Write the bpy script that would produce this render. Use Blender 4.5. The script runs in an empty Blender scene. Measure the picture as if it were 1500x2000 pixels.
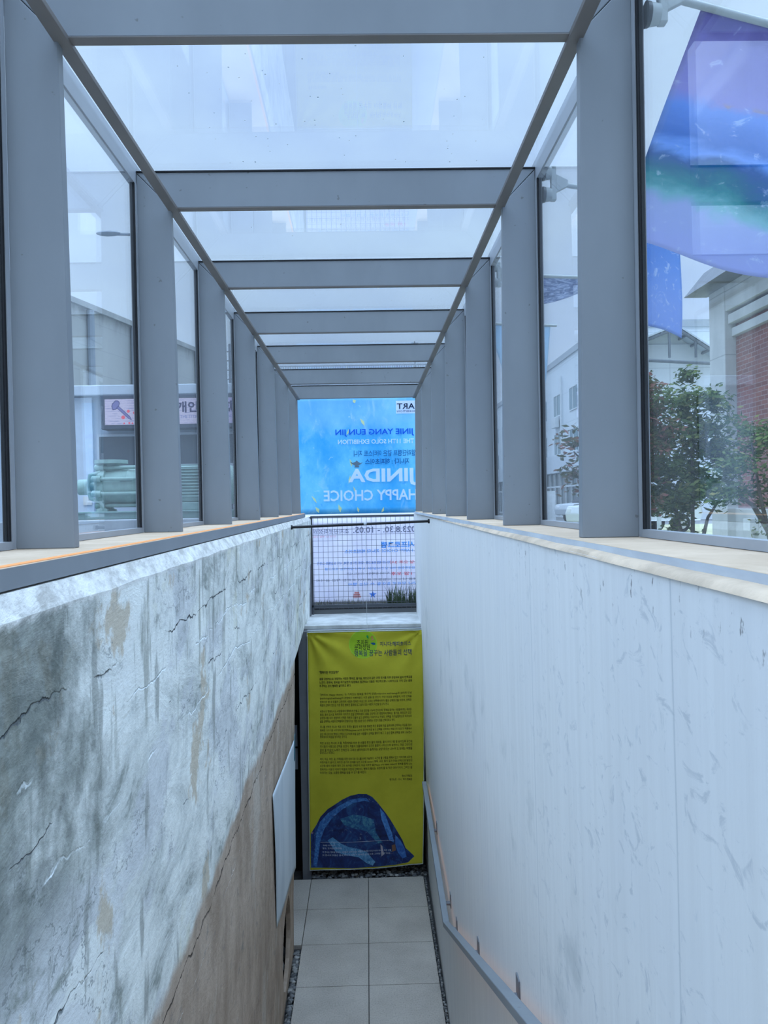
import bpy, bmesh, math, random
from mathutils import Vector, Matrix, noise as mnoise
R = random.Random(7)
C = bpy.context.scene.collection
scene = bpy.context.scene
PI = math.pi

# ------------------------------------------------------------------ camera
EZ = 3.946
F_PX, PITCH, YAW, ROLL = 1618.0, 0.0105, 0.0207, -0.0189
_s, _c = math.sin, math.cos
FWD = Vector((_s(YAW)*_c(PITCH), _c(YAW)*_c(PITCH), -_s(PITCH)))
_r = Vector((_c(YAW), -_s(YAW), 0)); _u = _r.cross(FWD)
RGT = _r*_c(ROLL) + _u*_s(ROLL)
UPV = -_r*_s(ROLL) + _u*_c(ROLL)
cam_d = bpy.data.cameras.new('camera'); cam = bpy.data.objects.new('camera', cam_d); C.objects.link(cam)
cam_d.sensor_fit = 'VERTICAL'; cam_d.sensor_height = 36.0; cam_d.lens = F_PX/2000*36.0
cam_d.clip_start = 0.02; cam_d.clip_end = 600
m = Matrix.Identity(4)
for i in range(3):
    m[i][0] = RGT[i]; m[i][1] = UPV[i]; m[i][2] = -FWD[i]
m[2][3] = EZ
cam.matrix_world = m
scene.camera = cam

# ------------------------------------------------------------------ light
scene.view_settings.view_transform = 'Standard'; scene.view_settings.look = 'None'
scene.view_settings.gamma = 1.0; scene.view_settings.exposure = 0.0
scene.view_settings.use_curve_mapping = False
scene.cycles.transparent_max_bounces = 40
scene.cycles.max_bounces = 10; scene.cycles.diffuse_bounces = 5
w = bpy.data.worlds.new('sky'); scene.world = w; w.use_nodes = True
SKY_LOW = (0.50, 0.71, 1.10, 1); SKY_HIGH = (0.72, 0.98, 1.26, 1)
ZENITH_GAIN = 4.6
SUN_STRENGTH, SUN_ANGLE = 0.5, 150
def world_nodes():
    nt = w.node_tree; N = nt.nodes; L = nt.links; N.clear()
    out = N.new('ShaderNodeOutputWorld'); bg = N.new('ShaderNodeBackground')
    tc = N.new('ShaderNodeTexCoord'); mp = N.new('ShaderNodeMapping'); mp.inputs['Scale'].default_value = (1.6, 1.6, 3.4)
    nz = N.new('ShaderNodeTexNoise'); nz.inputs['Scale'].default_value = 1.7; nz.inputs['Detail'].default_value = 5; nz.inputs['Roughness'].default_value = 0.5
    cr = N.new('ShaderNodeValToRGB'); cr.color_ramp.elements[0].position = 0.34; cr.color_ramp.elements[0].color = SKY_LOW
    cr.color_ramp.elements[1].position = 0.66; cr.color_ramp.elements[1].color = SKY_HIGH
    sx = N.new('ShaderNodeSeparateXYZ')
    mr = N.new('ShaderNodeMapRange'); mr.interpolation_type = 'SMOOTHSTEP'
    mr.inputs['From Min'].default_value = 0.52; mr.inputs['From Max'].default_value = 0.86
    mr.inputs['To Min'].default_value = 1.0; mr.inputs['To Max'].default_value = ZENITH_GAIN
    L.new(tc.outputs['Generated'], mp.inputs['Vector']); L.new(mp.outputs[0], nz.inputs['Vector'])
    L.new(nz.outputs['Fac'], cr.inputs['Fac']); L.new(tc.outputs['Generated'], sx.inputs[0])
    L.new(sx.outputs['Z'], mr.inputs['Value']); L.new(cr.outputs[0], bg.inputs['Color']); L.new(mr.outputs[0], bg.inputs['Strength'])
    L.new(bg.outputs[0], out.inputs['Surface'])
world_nodes()
sun_d = bpy.data.lights.new('veiled_sun', 'SUN'); sun = bpy.data.objects.new('veiled_sun', sun_d); C.objects.link(sun)
sun_d.energy = SUN_STRENGTH; sun_d.angle = math.radians(SUN_ANGLE); sun_d.color = (0.86, 0.93, 1.0)
sun.rotation_euler = (math.radians(32), math.radians(-6), 0)

# ------------------------------------------------------------------ helpers
def ray(x, y):
    return FWD + RGT*((x-750)/F_PX) + UPV*((1000-y)/F_PX)
def at(x, y, Y):
    d = ray(x, y); t = Y/d.y
    return Vector((d.x*t, Y, d.z*t+EZ))

class MB:
    def __init__(self): self.bm = bmesh.new(); self.uv = None
    def poly(self, pts):
        try: return self.bm.faces.new([self.bm.verts.new(p) for p in pts])
        except Exception: return None
    def box(self, x0, x1, y0, y1, z0, z1):
        v = [self.bm.verts.new(p) for p in ((x0,y0,z0),(x1,y0,z0),(x1,y1,z0),(x0,y1,z0),(x0,y0,z1),(x1,y0,z1),(x1,y1,z1),(x0,y1,z1))]
        for f in ((3,2,1,0),(4,5,6,7),(0,1,5,4),(1,2,6,5),(2,3,7,6),(3,0,4,7)): self.bm.faces.new([v[i] for i in f])
        return self
    def loft(self, secs, caps=True):
        rows = [[self.bm.verts.new(p) for p in s] for s in secs]
        n = len(rows[0])
        for a, b in zip(rows, rows[1:]):
            for i in range(n): self.bm.faces.new((a[i], a[(i+1) % n], b[(i+1) % n], b[i]))
        if caps: self.bm.faces.new(rows[0][::-1]); self.bm.faces.new(rows[-1])
        return self
    def prism(self, pts, axis, a, b):
        def P(u, v, t): return {'y': (u, t, v), 'x': (t, u, v), 'z': (u, v, t)}[axis]
        return self.loft([[P(u, v, a) for u, v in pts], [P(u, v, b) for u, v in pts]])
    def cyl(self, p0, p1, r0, r1=None, n=14):
        p0 = Vector(p0); p1 = Vector(p1); r1 = r0 if r1 is None else r1
        d = (p1-p0).normalized(); a = d.orthogonal().normalized(); b = d.cross(a)
        ring = lambda p, r: [p + (a*_c(2*PI*i/n) + b*_s(2*PI*i/n))*r for i in range(n)]
        return self.loft([ring(p0, r0), ring(p1, r1)])
    def tube(self, pts, radii, n=10):
        pts = [Vector(p) for p in pts]; secs = []
        if not hasattr(radii, '__len__'): radii = [radii]*len(pts)
        a = None
        for i, p in enumerate(pts):
            d = (pts[min(i+1, len(pts)-1)] - pts[max(i-1, 0)]).normalized()
            a = d.orthogonal() if a is None else a - d*a.dot(d)
            a.normalize(); b = d.cross(a)
            secs.append([p + (a*_c(2*PI*k/n) + b*_s(2*PI*k/n))*radii[i] for k in range(n)])
        return self.loft(secs)
    def sphere(self, c, r, sub=2, sc=(1,1,1), jit=0):
        ret = bmesh.ops.create_icosphere(self.bm, subdivisions=sub, radius=1)
        off = Vector((R.random()*50, R.random()*50, 0))
        for v in ret['verts']:
            k = 1 + jit*mnoise.noise(v.co*1.3+off) if jit else 1
            v.co = Vector((v.co.x*sc[0], v.co.y*sc[1], v.co.z*sc[2]))*r*k + Vector(c)
        return self
    def grid(self, fn, nu, nv, thick=None):
        uvl = self.bm.loops.layers.uv.verify()
        V = [[self.bm.verts.new(fn(i/nu, j/nv)) for i in range(nu+1)] for j in range(nv+1)]
        for j in range(nv):
            for i in range(nu):
                f = self.bm.faces.new((V[j][i], V[j][i+1], V[j+1][i+1], V[j+1][i])); f.smooth = True
                for l, (a, b) in zip(f.loops, ((i,j),(i+1,j),(i+1,j+1),(i,j+1))): l[uvl].uv = (a/nu, b/nv)
        return self
    def build(self, name, mat, parent=None, bevel=0, smooth=False, thick=0, loc=None):
        me = bpy.data.meshes.new(name)
        bmesh.ops.recalc_face_normals(self.bm, faces=self.bm.faces[:])
        if smooth:
            for f in self.bm.faces: f.smooth = True
        self.bm.to_mesh(me); self.bm.free()
        o = bpy.data.objects.new(name, me); C.objects.link(o)
        if mat: me.materials.append(mat)
        attach(o, parent)
        if thick:
            md = o.modifiers.new('thickness', 'SOLIDIFY'); md.thickness = thick; md.offset = 0
        if bevel:
            md = o.modifiers.new('bevel', 'BEVEL'); md.width = bevel; md.segments = 2; md.limit_method = 'ANGLE'
        if smooth:
            try: me.set_sharp_from_angle(angle=math.radians(40))
            except Exception: pass
        return o
def attach(o, parent):
    if parent is not None:
        o.parent = parent
        # meshes are in world coordinates: a part cancels its thing's own location, a sub-part has nothing to cancel
        o.matrix_parent_inverse = Matrix.Identity(4) if parent.parent else Matrix.Translation(-parent.location)
def tag(o, label=None, cat=None, group=None, kind=None):
    if label: o['label'] = label
    if cat: o['category'] = cat
    if group: o['group'] = group
    if kind: o['kind'] = kind
    return o
def thing(name, label, cat, loc=(0,0,0), group=None):
    o = bpy.data.objects.new(name, None); C.objects.link(o); o.location = loc; o.empty_display_size = 0.1
    return tag(o, label, cat, group)
def struct(o): o['kind'] = 'structure'; return o
def apply_mods(o):
    bpy.context.view_layer.update()
    dg = bpy.context.evaluated_depsgraph_get()
    me = bpy.data.meshes.new_from_object(o.evaluated_get(dg))
    o.modifiers.clear(); o.data = me

# text: every string is fitted into a rectangle (x0..x1, z0..z1) and turned into flat letter faces
def letters(items, name, mat, parent, yfn, mirror=False):
    if len(items) > 1 and name != 'paragraph':
        return [letters([it], name, mat, parent, yfn, mirror) for it in items]
    bm = bmesh.new()
    for it in items:
        body, x0, x1, z0, z1 = it[:5]; fat = it[5] if len(it) > 5 else 0
        sl = it[6] if len(it) > 6 else 0
        cu = bpy.data.curves.new('t', 'FONT'); cu.body = body; cu.resolution_u = 2; cu.offset = fat
        ob = bpy.data.objects.new('t', cu)
        me = bpy.data.meshes.new_from_object(ob)
        xs = [v.co.x for v in me.vertices]; ys = [v.co.y for v in me.vertices]
        if xs:
            a, b, c2, d = min(xs), max(xs), min(ys), max(ys)
            for v in me.vertices:
                tx = (v.co.x-a)/(b-a); tz = (v.co.y-c2)/max(d-c2, 1e-6)
                X = x1 - tx*(x1-x0) if mirror else x0 + tx*(x1-x0)
                Z = z0 + tz*(z1-z0) + sl*(X-x0)
                v.co = (X, yfn(X, Z), Z)
            bm.from_mesh(me)
        bpy.data.objects.remove(ob); bpy.data.curves.remove(cu); bpy.data.meshes.remove(me)
    me = bpy.data.meshes.new(name); bm.to_mesh(me); bm.free()
    o = bpy.data.objects.new(name, me); C.objects.link(o); me.materials.append(mat); attach(o, parent)
    return o

# ------------------------------------------------------------------ materials
class NT:
    def __init__(self, name):
        self.m = bpy.data.materials.new(name); self.m.use_nodes = True
        self.t = self.m.node_tree; self.N = self.t.nodes; self.N.clear()
        self.out = self.N.new('ShaderNodeOutputMaterial')
        self.co = self.N.new('ShaderNodeTexCoord')
    def link(self, a, b): self.t.links.new(a, b)
    def n(self, typ, **kw):
        x = self.N.new(typ)
        for k, v in kw.items(): setattr(x, k, v)
        return x
    def val(self, sock, v):
        if hasattr(v, 'is_linked') or hasattr(v, 'links'): self.link(v, sock)
        else: sock.default_value = v
    def math(self, op, a, b=0.0, c=None, clamp=False):
        x = self.n('ShaderNodeMath', operation=op); x.use_clamp = clamp
        self.val(x.inputs[0], a); self.val(x.inputs[1], b)
        if c is not None: self.val(x.inputs[2], c)
        return x.outputs[0]
    def noise(self, scale=5, detail=4, rough=.55, sc=(1,1,1), src='Object', off=(0,0,0), dist=0):
        mp = self.n('ShaderNodeMapping'); mp.inputs['Scale'].default_value = sc; mp.inputs['Location'].default_value = off
        self.link(self.co.outputs[src], mp.inputs[0])
        x = self.n('ShaderNodeTexNoise'); x.inputs['Scale'].default_value = scale; x.inputs['Detail'].default_value = detail
        x.inputs['Roughness'].default_value = rough; x.inputs['Distortion'].default_value = dist
        self.link(mp.outputs[0], x.inputs['Vector']); return x.outputs['Fac']
    def xyz(self, src='Object'):
        x = self.n('ShaderNodeSeparateXYZ'); self.link(self.co.outputs[src], x.inputs[0]); return x.outputs
    def ramp(self, v, lo, hi, a=0.0, b=1.0):
        x = self.n('ShaderNodeMapRange', interpolation_type='SMOOTHSTEP'); self.val(x.inputs['Value'], v)
        self.val(x.inputs['From Min'], lo); self.val(x.inputs['From Max'], hi); x.inputs['To Min'].default_value = a; x.inputs['To Max'].default_value = b
        return x.outputs[0]
    def mix(self, f, a, b, mode='MIX'):
        x = self.n('ShaderNodeMix', data_type='RGBA', blend_type=mode); self.val(x.inputs[0], f)
        for s, v in ((x.inputs[6], a), (x.inputs[7], b)):
            if isinstance(v, (tuple, list)): s.default_value = (*v[:3], 1)
            else: self.link(v, s)
        return x.outputs[2]
    def cramp(self, f, stops, interp='LINEAR'):
        x = self.n('ShaderNodeValToRGB'); x.color_ramp.interpolation = interp
        e = x.color_ramp.elements
        while len(e) < len(stops): e.new(0.5)
        for el, (p, c) in zip(e, stops): el.position = p; el.color = (*c, 1)
        self.val(x.inputs[0], f); return x.outputs[0]
    def bump(self, h, strength=.3, dist=.01):
        x = self.n('ShaderNodeBump'); x.inputs['Strength'].default_value = strength; x.inputs['Distance'].default_value = dist
        self.link(h, x.inputs['Height']); return x.outputs[0]
    def principled(self, color, rough=.6, metal=0, normal=None, emit=None, estr=0, spec=.5, trans=0, ior=1.45):
        p = self.n('ShaderNodeBsdfPrincipled')
        for s, v in (('Base Color', color), ('Roughness', rough)):
            if isinstance(v, (tuple, list)): p.inputs[s].default_value = (*v[:3], 1)
            else: self.val(p.inputs[s], v)
        p.inputs['Metallic'].default_value = metal; p.inputs['Specular IOR Level'].default_value = spec
        p.inputs['Transmission Weight'].default_value = trans; p.inputs['IOR'].default_value = ior
        if normal is not None: self.link(normal, p.inputs['Normal'])
        if emit is not None:
            if isinstance(emit, (tuple, list)): p.inputs['Emission Color'].default_value = (*emit[:3], 1)
            else: self.link(emit, p.inputs['Emission Color'])
            p.inputs['Emission Strength'].default_value = estr
        self.link(p.outputs[0], self.out.inputs['Surface']); return p
def simple(name, col, rough=.6, var=.12, scale=4, metal=0, bump=0, spec=.4, sc=(1,1,1)):
    t = NT(name); n1 = t.noise(scale, 5, .6, sc)
    c = t.mix(t.ramp(n1, .3, .7), tuple(x*(1-var) for x in col), tuple(min(1, x*(1+var)) for x in col))
    t.principled(c, rough, metal, t.bump(t.noise(scale*8, 4), bump, .005) if bump else None, spec=spec)
    return t.m
def glow(name, col, s):
    t = NT(name); e = t.n('ShaderNodeEmission'); e.inputs[0].default_value = (*col, 1); e.inputs[1].default_value = s
    t.link(e.outputs[0], t.out.inputs['Surface']); return t.m
def cloth(name, colfn, trans=.45, rough=.8):
    t = NT(name); c = colfn(t)
    d = t.n('ShaderNodeBsdfDiffuse'); tr = t.n('ShaderNodeBsdfTranslucent'); mx = t.n('ShaderNodeMixShader'); mx.inputs[0].default_value = trans
    for s in (d, tr):
        if isinstance(c, (tuple, list)): s.inputs['Color'].default_value = (*c[:3], 1)
        else: t.link(c, s.inputs['Color'])
    t.link(d.outputs[0], mx.inputs[1]); t.link(tr.outputs[0], mx.inputs[2]); t.link(mx.outputs[0], t.out.inputs['Surface']); return t.m
def glass_mat(name, tint=(.97, .985, .985), dirt=0.03):
    t = NT(name)
    geo = t.n('ShaderNodeNewGeometry')
    ior = t.math('ADD', t.math('MULTIPLY', geo.outputs['Backfacing'], 1/1.5-1.5), 1.5)
    fr = t.n('ShaderNodeFresnel'); t.link(ior, fr.inputs['IOR'])
    tr = t.n('ShaderNodeBsdfTransparent'); tr.inputs[0].default_value = (*tint, 1)
    gl = t.n('ShaderNodeBsdfGlossy'); gl.inputs['Roughness'].default_value = 0.0; gl.inputs['Color'].default_value = (1,1,1,1)
    mx = t.n('ShaderNodeMixShader'); t.link(fr.outputs[0], mx.inputs[0]); t.link(tr.outputs[0], mx.inputs[1]); t.link(gl.outputs[0], mx.inputs[2])
    df = t.n('ShaderNodeBsdfTranslucent'); df.inputs[0].default_value = (.8,.85,.88,1)
    m2 = t.n('ShaderNodeMixShader'); streak = t.noise(3, 5, .6, (1, 14, .35))
    t.link(t.ramp(streak, .45, .8, 0.0, dirt), m2.inputs[0]); t.link(mx.outputs[0], m2.inputs[1]); t.link(df.outputs[0], m2.inputs[2])
    t.link(m2.outputs[0], t.out.inputs['Surface']); return t.m

def steel_mat():
    t = NT('painted_steel'); n1 = t.noise(2.5, 4, .6, (1,1,.4)); c = t.mix(t.ramp(n1,.3,.7), (.205,.222,.238), (.238,.257,.274))
    sp = t.ramp(t.noise(38, 2, .5), .73, .78); c = t.mix(t.math('MULTIPLY', sp, .55), c, (.10,.09,.085))
    t.principled(c, .48, 0, None, spec=.45); return t.m
M = {}
M['steel'] = steel_mat()
M['steel_dark'] = simple('jamb_steel', (.17,.175,.19), .5, .1, 3)
M['lip'] = simple('brown_shaded_steel', (.17,.155,.145), .55, .1, 3)  # steel tone browned and darkened to carry the shade of downward faces
M['gasket'] = simple('black_rubber', (.008,.008,.01), .6, .1)
M['bead'] = simple('pale_aluminium', (.34,.36,.385), .4, .05, 3)
M['glass'] = glass_mat('clear_glass', (.985,.995,1.0), dirt=.009)
M['roofglass'] = glass_mat('roof_glass', (.97,.985,.995), .008)
def sill_mat():
    t = NT('dusty_cream_sill'); n1 = t.noise(6, 6, .65); c = t.mix(t.ramp(n1,.3,.75), (.46,.335,.225), (.58,.44,.31))
    sp = t.ramp(t.noise(26, 3, .5, off=(3,1,2)), .70, .76); c = t.mix(t.math('MULTIPLY', sp, .6), c, (.16,.12,.09))
    t.principled(c, .8, 0, t.bump(n1,.2)); return t.m
M['sill'] = sill_mat()
def fascia_mat():
    t = NT('weathered_fascia'); n1 = t.noise(5, 5, .6, (1,1,3)); c = t.mix(t.ramp(n1,.35,.7), (.50,.53,.57), (.60,.64,.68))
    sp = t.ramp(t.noise(30, 3, .5, (1,.5,1)), .70, .76); c = t.mix(t.math('MULTIPLY', sp, .6), c, (.15,.13,.12))
    t.principled(c, .5); return t.m
M['fascia'] = fascia_mat()
M['sealant'] = simple('cream_sealant', (.55,.42,.30), .7, .18, 8, bump=.3)
M['led'] = glow('warm_led', (1.0, .60, .34), .98)
M['led_rail'] = glow('rail_led', (1.0, .52, .26), 2.2)

def left_wall_mat():
    t = NT('weathered_plaster'); z = t.xyz()[2]; y = t.xyz()[1]
    big = t.noise(1.7, 7, .62, (1,.55,1)); mid = t.noise(5.0, 8, .66, (1,.45,.9), off=(0,3,1), dist=.6); fine = t.noise(21, 8, .72, (1,.5,.8))
    drip = t.noise(6, 7, .62, (1,1.5,.34), off=(4,0,2))
    c = t.mix(t.ramp(mid,.36,.62), (.58,.60,.56), (.86,.87,.81))
    c = t.mix(t.ramp(big,.50,.56,0,.6), c, t.mix(t.ramp(mid,.35,.65), (.56,.565,.58), (.68,.685,.69)))
    c = t.mix(t.ramp(t.noise(2.3,7,.62,(1,.55,.9),off=(7,7,7),dist=.8),.54,.60,0,.75), c, (.84,.85,.79))
    c = t.mix(t.ramp(t.noise(3.0,7,.66,(1,.6,.6),off=(1,9,4)),.595,.635,0,.85), c, (.56,.48,.36))
    c = t.mix(t.ramp(t.noise(2.2,6,.6,(1,.6,.7),off=(5,1,8)),.60,.68,0,.6), c, (.72,.70,.52))
    c = t.mix(t.ramp(drip,.565,.65,0,.7), c, (.29,.30,.27))
    c = t.mix(t.math('MULTIPLY', t.ramp(mid,.44,.36), t.ramp(fine,.42,.6)), c, (.31,.33,.295))
    c = t.mix(t.math('MULTIPLY', t.ramp(drip,.43,.33), t.ramp(z,2.9,3.75)), c, (.40,.41,.36))
    pk = t.noise(3.6, 6, .62, (1,.5,.8), off=(2,6,1)); edge = t.math('ABSOLUTE', t.math('SUBTRACT', pk, .56))
    c = t.mix(t.math('MULTIPLY', t.ramp(edge,.006,.001), t.ramp(big,.46,.56,0,.7)), c, (.22,.235,.23))
    # dark algae stain
    dn = t.math('ADD', t.math('MULTIPLY', t.noise(2.2,7,.65,off=(2,2,9)), .9), t.ramp(y, 2.15, 1.35, 0, .34))
    dark = t.math('MULTIPLY', t.ramp(dn,.56,.74), t.ramp(z,3.08,3.3))
    c = t.mix(t.math('MULTIPLY', dark, .85), c, t.mix(t.ramp(fine,.35,.7), (.10,.115,.10), (.30,.32,.28)))
    # brown render band below
    bz = t.math('ADD', z, t.math('MULTIPLY', t.math('SUBTRACT', t.noise(1.7,7,.6,off=(5,5,5)), .5), .26))
    brown = t.ramp(bz, 2.56, 2.50)
    bc = t.mix(t.ramp(t.noise(3.5,8,.65,(1,1,.6)),.32,.7), (.36,.27,.20), (.56,.44,.345))
    bc = t.mix(t.ramp(fine,.55,.72,0,.7), bc, (.24,.18,.14)); bc = t.mix(t.ramp(t.noise(2.4,6,.6,(1,.6,.5),off=(3,3,3)),.56,.66,0,.6), bc, (.62,.55,.47))
    c = t.mix(brown, c, bc)
    c = t.mix(t.ramp(fine,.55,.74,0,.45), c, (.25,.28,.28))
    hs = t.math('ADD', t.math('MULTIPLY', fine, .5), mid)
    # cracks that run level along the wall
    wob = t.math('ADD', t.math('MULTIPLY', t.math('SUBTRACT', t.noise(2.2,6,.6,off=(8,1,3)), .5), .16), t.math('MULTIPLY', t.math('SUBTRACT', t.noise(14,4,.6), .5), .03))
    zz = t.math('ADD', z, wob)
    for zl, wd, col, g0, g1 in ((3.48,.0036,(.84,.88,.86),.47,.56), (3.27,.0042,(.86,.90,.88),.44,.56), (3.59,.0024,(.10,.11,.11),.44,.56), (2.44,.0045,(.12,.09,.07),.32,.45), (2.98,.0026,(.20,.22,.22),.52,.6), (2.30,.0022,(.72,.64,.56),.48,.56), (3.36,.002,(.16,.17,.17),.5,.58)):
        d = t.math('ABSOLUTE', t.math('SUBTRACT', zz, zl)); gate = t.ramp(t.noise(2.6,5,.62,(1,.8,1),off=(zl*7,zl*3,0)), g0+.02, g1)
        wv_ = t.math('MULTIPLY', t.ramp(t.noise(6,4,.6,off=(zl,0,zl)),.35,.7,.35,2.2), wd); k = t.math('MULTIPLY', t.ramp(t.math('DIVIDE', d, wv_), 1.3, .5), gate)
        c = t.mix(k, c, col)
        dk = t.math('MULTIPLY', t.ramp(d, wd*1.2, 0), gate); hs = t.math('SUBTRACT', hs, t.math('MULTIPLY', dk, .8 if col[0] < .3 else .25))
    # pale worn top edge
    c = t.mix(t.ramp(t.math('ADD', z, t.math('MULTIPLY', t.math('SUBTRACT', fine, .5), .035)), 3.748, 3.772), c, t.mix(t.ramp(fine,.35,.62), (.50,.48,.44), (.82,.80,.75)))
    t.principled(c, .85, 0, t.bump(hs, .7, .02), spec=.25); return t.m
M['wall_left'] = left_wall_mat()
def right_wall_mat():
    t = NT('board_formed_concrete'); o = t.xyz(); y, z = o[1], o[2]
    st = t.noise(12, 6, .6, (1,2.4,.07)); big = t.noise(1.2, 5, .55); fine = t.noise(30, 5, .65, (1,1,.6)); 
    c = t.mix(t.ramp(st,.3,.7), (.735,.725,.705), (.785,.775,.755))
    c = t.mix(t.ramp(big,.45,.7,0,.35), c, (.70,.70,.71))
    wv = t.noise(20, 7, .66, (1,.5,.8), dist=1.5, off=(3,0,5)); c = t.mix(t.math('MULTIPLY', t.ramp(wv,.56,.66,0,.6), t.ramp(y,3.4,1.5)), c, (.49,.51,.53))
    sm = t.math('MULTIPLY', t.ramp(t.noise(2.6,6,.65,off=(0,2,6)),.52,.70), t.math('MULTIPLY', t.ramp(z,3.2,2.95), t.ramp(z,2.3,2.7)))
    c = t.mix(t.math('MULTIPLY', sm, .45), c, (.40,.43,.43))
    c = t.mix(t.ramp(fine,.62,.75,0,.3), c, (.48,.53,.57))
    dk = t.math('MULTIPLY', t.ramp(t.noise(26,4,.6,(1,1.6,.8)),.64,.70), t.ramp(z,3.66,3.82)); c = t.mix(t.math('MULTIPLY', dk, .8), c, (.10,.09,.085))
    fy = t.math('ABSOLUTE', t.math('SUBTRACT', t.math('FRACT', t.math('DIVIDE', t.math('ADD', y, .5), 1.19)), .5))
    ln = t.ramp(fy, .004, .001); c = t.mix(t.math('MULTIPLY', ln, .35), c, (.35,.39,.42))
    hs = t.math('SUBTRACT', t.math('ADD', t.math('MULTIPLY', st, .22), t.math('MULTIPLY', fine, .3)), t.math('MULTIPLY', ln, .4))
    t.principled(c, .8, 0, t.bump(hs, .2, .008), spec=.3); return t.m
M['wall_right'] = right_wall_mat()
M['concrete'] = simple('grey_concrete', (.50,.50,.48), .85, .25, 4, bump=.3)
M['dark'] = simple('interior_shade', (.008,.008,.009), .8, .1)  # near-black colour stands in for the shade of enclosed recesses
def paving_mat():
    t = NT('granite_paving'); n1 = t.noise(1.6, 5, .6); sp = t.noise(85, 3, .6)
    c = t.mix(t.ramp(n1,.3,.7), (.42,.375,.325), (.54,.49,.43)); c = t.mix(t.ramp(sp,.52,.66,0,.5), c, (.27,.24,.21))
    c = t.mix(t.ramp(sp,.42,.34,0,.4), c, (.66,.60,.54)); t.principled(c, .75, 0, t.bump(sp,.1,.003)); return t.m
M['paving'] = paving_mat()
def pebble_mat():
    t = NT('river_pebbles'); g = t.n('ShaderNodeNewGeometry')
    c = t.cramp(g.outputs['Random Per Island'], [(0,(.05,.055,.06)),(.5,(.13,.135,.14)),(.85,(.24,.24,.23)),(1,(.38,.37,.35))])
    t.principled(c, .5); return t.m
M['pebble'] = pebble_mat()
M['soil'] = simple('wet_soil', (.05,.05,.05), .9, .2, 20)

# ------------------------------------------------------------------ the stairwell
YF = [-0.30, 0.88, 2.05, 3.22, 4.40, 5.57, 6.75, 7.93, 9.03]     # portal frames of the canopy
def XWL(Y, z): return -.575 - .0099*(Y-1.3) - .024*(3.765-z)     # face of the left wall
def XWR(Y, z): return .460 + .0095*Y + .010*(3.825-z)            # face of the right wall
def XSL(Y): return -.603 - .0092*(Y-1.3)                         # inner edge of the left sill
def XSR(Y): return .492 + .0035*Y
GZ = 2.70

# floor slabs (joints are real gaps)
mb = MB()
ys = [8.703, 8.05, 7.40, 6.75, 6.10, 5.52]
for x0, x1, ymin in ((-.657,-.057,0), (-.057,.526,0), (-1.257,-.657,7.39)):
    for a, b in zip(ys, ys[1:]):
        if b >= ymin - .02: mb.box(x0+.003, x1-.003, b+.003, a-.003, -.04, 0)
struct(mb.build('floor', M['paving'], bevel=.002))
mb = MB(); mb.box(-2.6, 1.0, 5.45, 9.3, -.12, -.041); struct(mb.build('floor_bed', M['soil']))
mb = MB(); n = 0; Y0 = 5.515
while True:
    z0 = .168*n; y1 = Y0 - .38*n
    mb.box(-.62, .50, -3.2, y1, z0-.02 if n else -.1, z0+.168); n += 1
    if z0 + .168 > 2.6: break
struct(mb.build('stairs', M['paving']))

# left wall: lofted along its length, then door opening and arched hole cut out
mb = MB(); secs = []
NY = 110
for j in range(NY+1):
    Y = -3.2 + j*(9.8+3.2)/NY
    zs = [-.12 + k*(3.765+.12)/44 for k in range(45)]
    s = []
    for z in zs:
        d = .006*mnoise.noise(Vector((3.1, Y*1.6, z*1.6))) + .003*mnoise.noise(Vector((9.1, Y*6, z*5)))
        if z > 3.74: d += .007*mnoise.noise(Vector((1.7, Y*3.0, 0)))
        s.append((XWL(Y, z)+d, Y, z + (.004*mnoise.noise(Vector((5, Y*5, 2))) if z > 3.7 else 0)))
    s += [(XSL(Y)+.004, Y, 3.808), (-1.05, Y, 3.808), (-1.05, Y, -.12)]
    secs.append(s)
mb.loft(secs)
wl = mb.build('wall_left', M['wall_left'])
cut = MB(); cut.loft([[(-1.3,7.35,-.3),(-.4,7.35,-.3),(-.4,7.35,2.57),(-1.3,7.35,2.57)], [(-1.3,9.02,-.3),(-.4,9.02,-.3),(-.4,9.02,2.71),(-1.3,9.02,2.71)]])
c1 = cut.build('cut_door', None)
cut = MB(); pts = [(6.62+.345*_c(a*PI/16)*(1+.03*_s(a*1.7)), .435+.345*_s(a*PI/16)*(1+.03*_s(a*2.3))) for a in range(0,32)]
cut.prism(pts, 'x', -1.035, -.4); c2 = cut.build('cut_arch', None)
cut = MB(); cut.box(-1.03,-.748,6.0,7.29,.03,.95); c3 = cut.build('cut_cavity', None)
for cc in (c1, c2, c3):
    md = wl.modifiers.new('cut', 'BOOLEAN'); md.object = cc; md.operation = 'DIFFERENCE'; md.solver = 'EXACT'
apply_mods(wl)
for cc in (c1, c2, c3): bpy.data.objects.remove(cc)
struct(wl)
# near-black lining added so the round hole reads as deep shade, rubble inside
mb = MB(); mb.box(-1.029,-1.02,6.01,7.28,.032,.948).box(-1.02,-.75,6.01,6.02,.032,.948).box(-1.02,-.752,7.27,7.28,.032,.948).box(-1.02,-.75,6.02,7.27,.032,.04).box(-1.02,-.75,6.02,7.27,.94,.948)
struct(mb.build('wall_shade_lining', M['dark']))
mb = MB()
for _ in range(60): mb.sphere((R.uniform(-.98,-.80), R.uniform(6.5,7.22), R.uniform(.06,.30)), R.uniform(.03,.06), 2, (1,1.2,.8), .25)
tag(mb.build('rubble', M['pebble'], smooth=True), 'dark rubble inside the round hole low in the left wall', 'rubble', kind='stuff')
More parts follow.
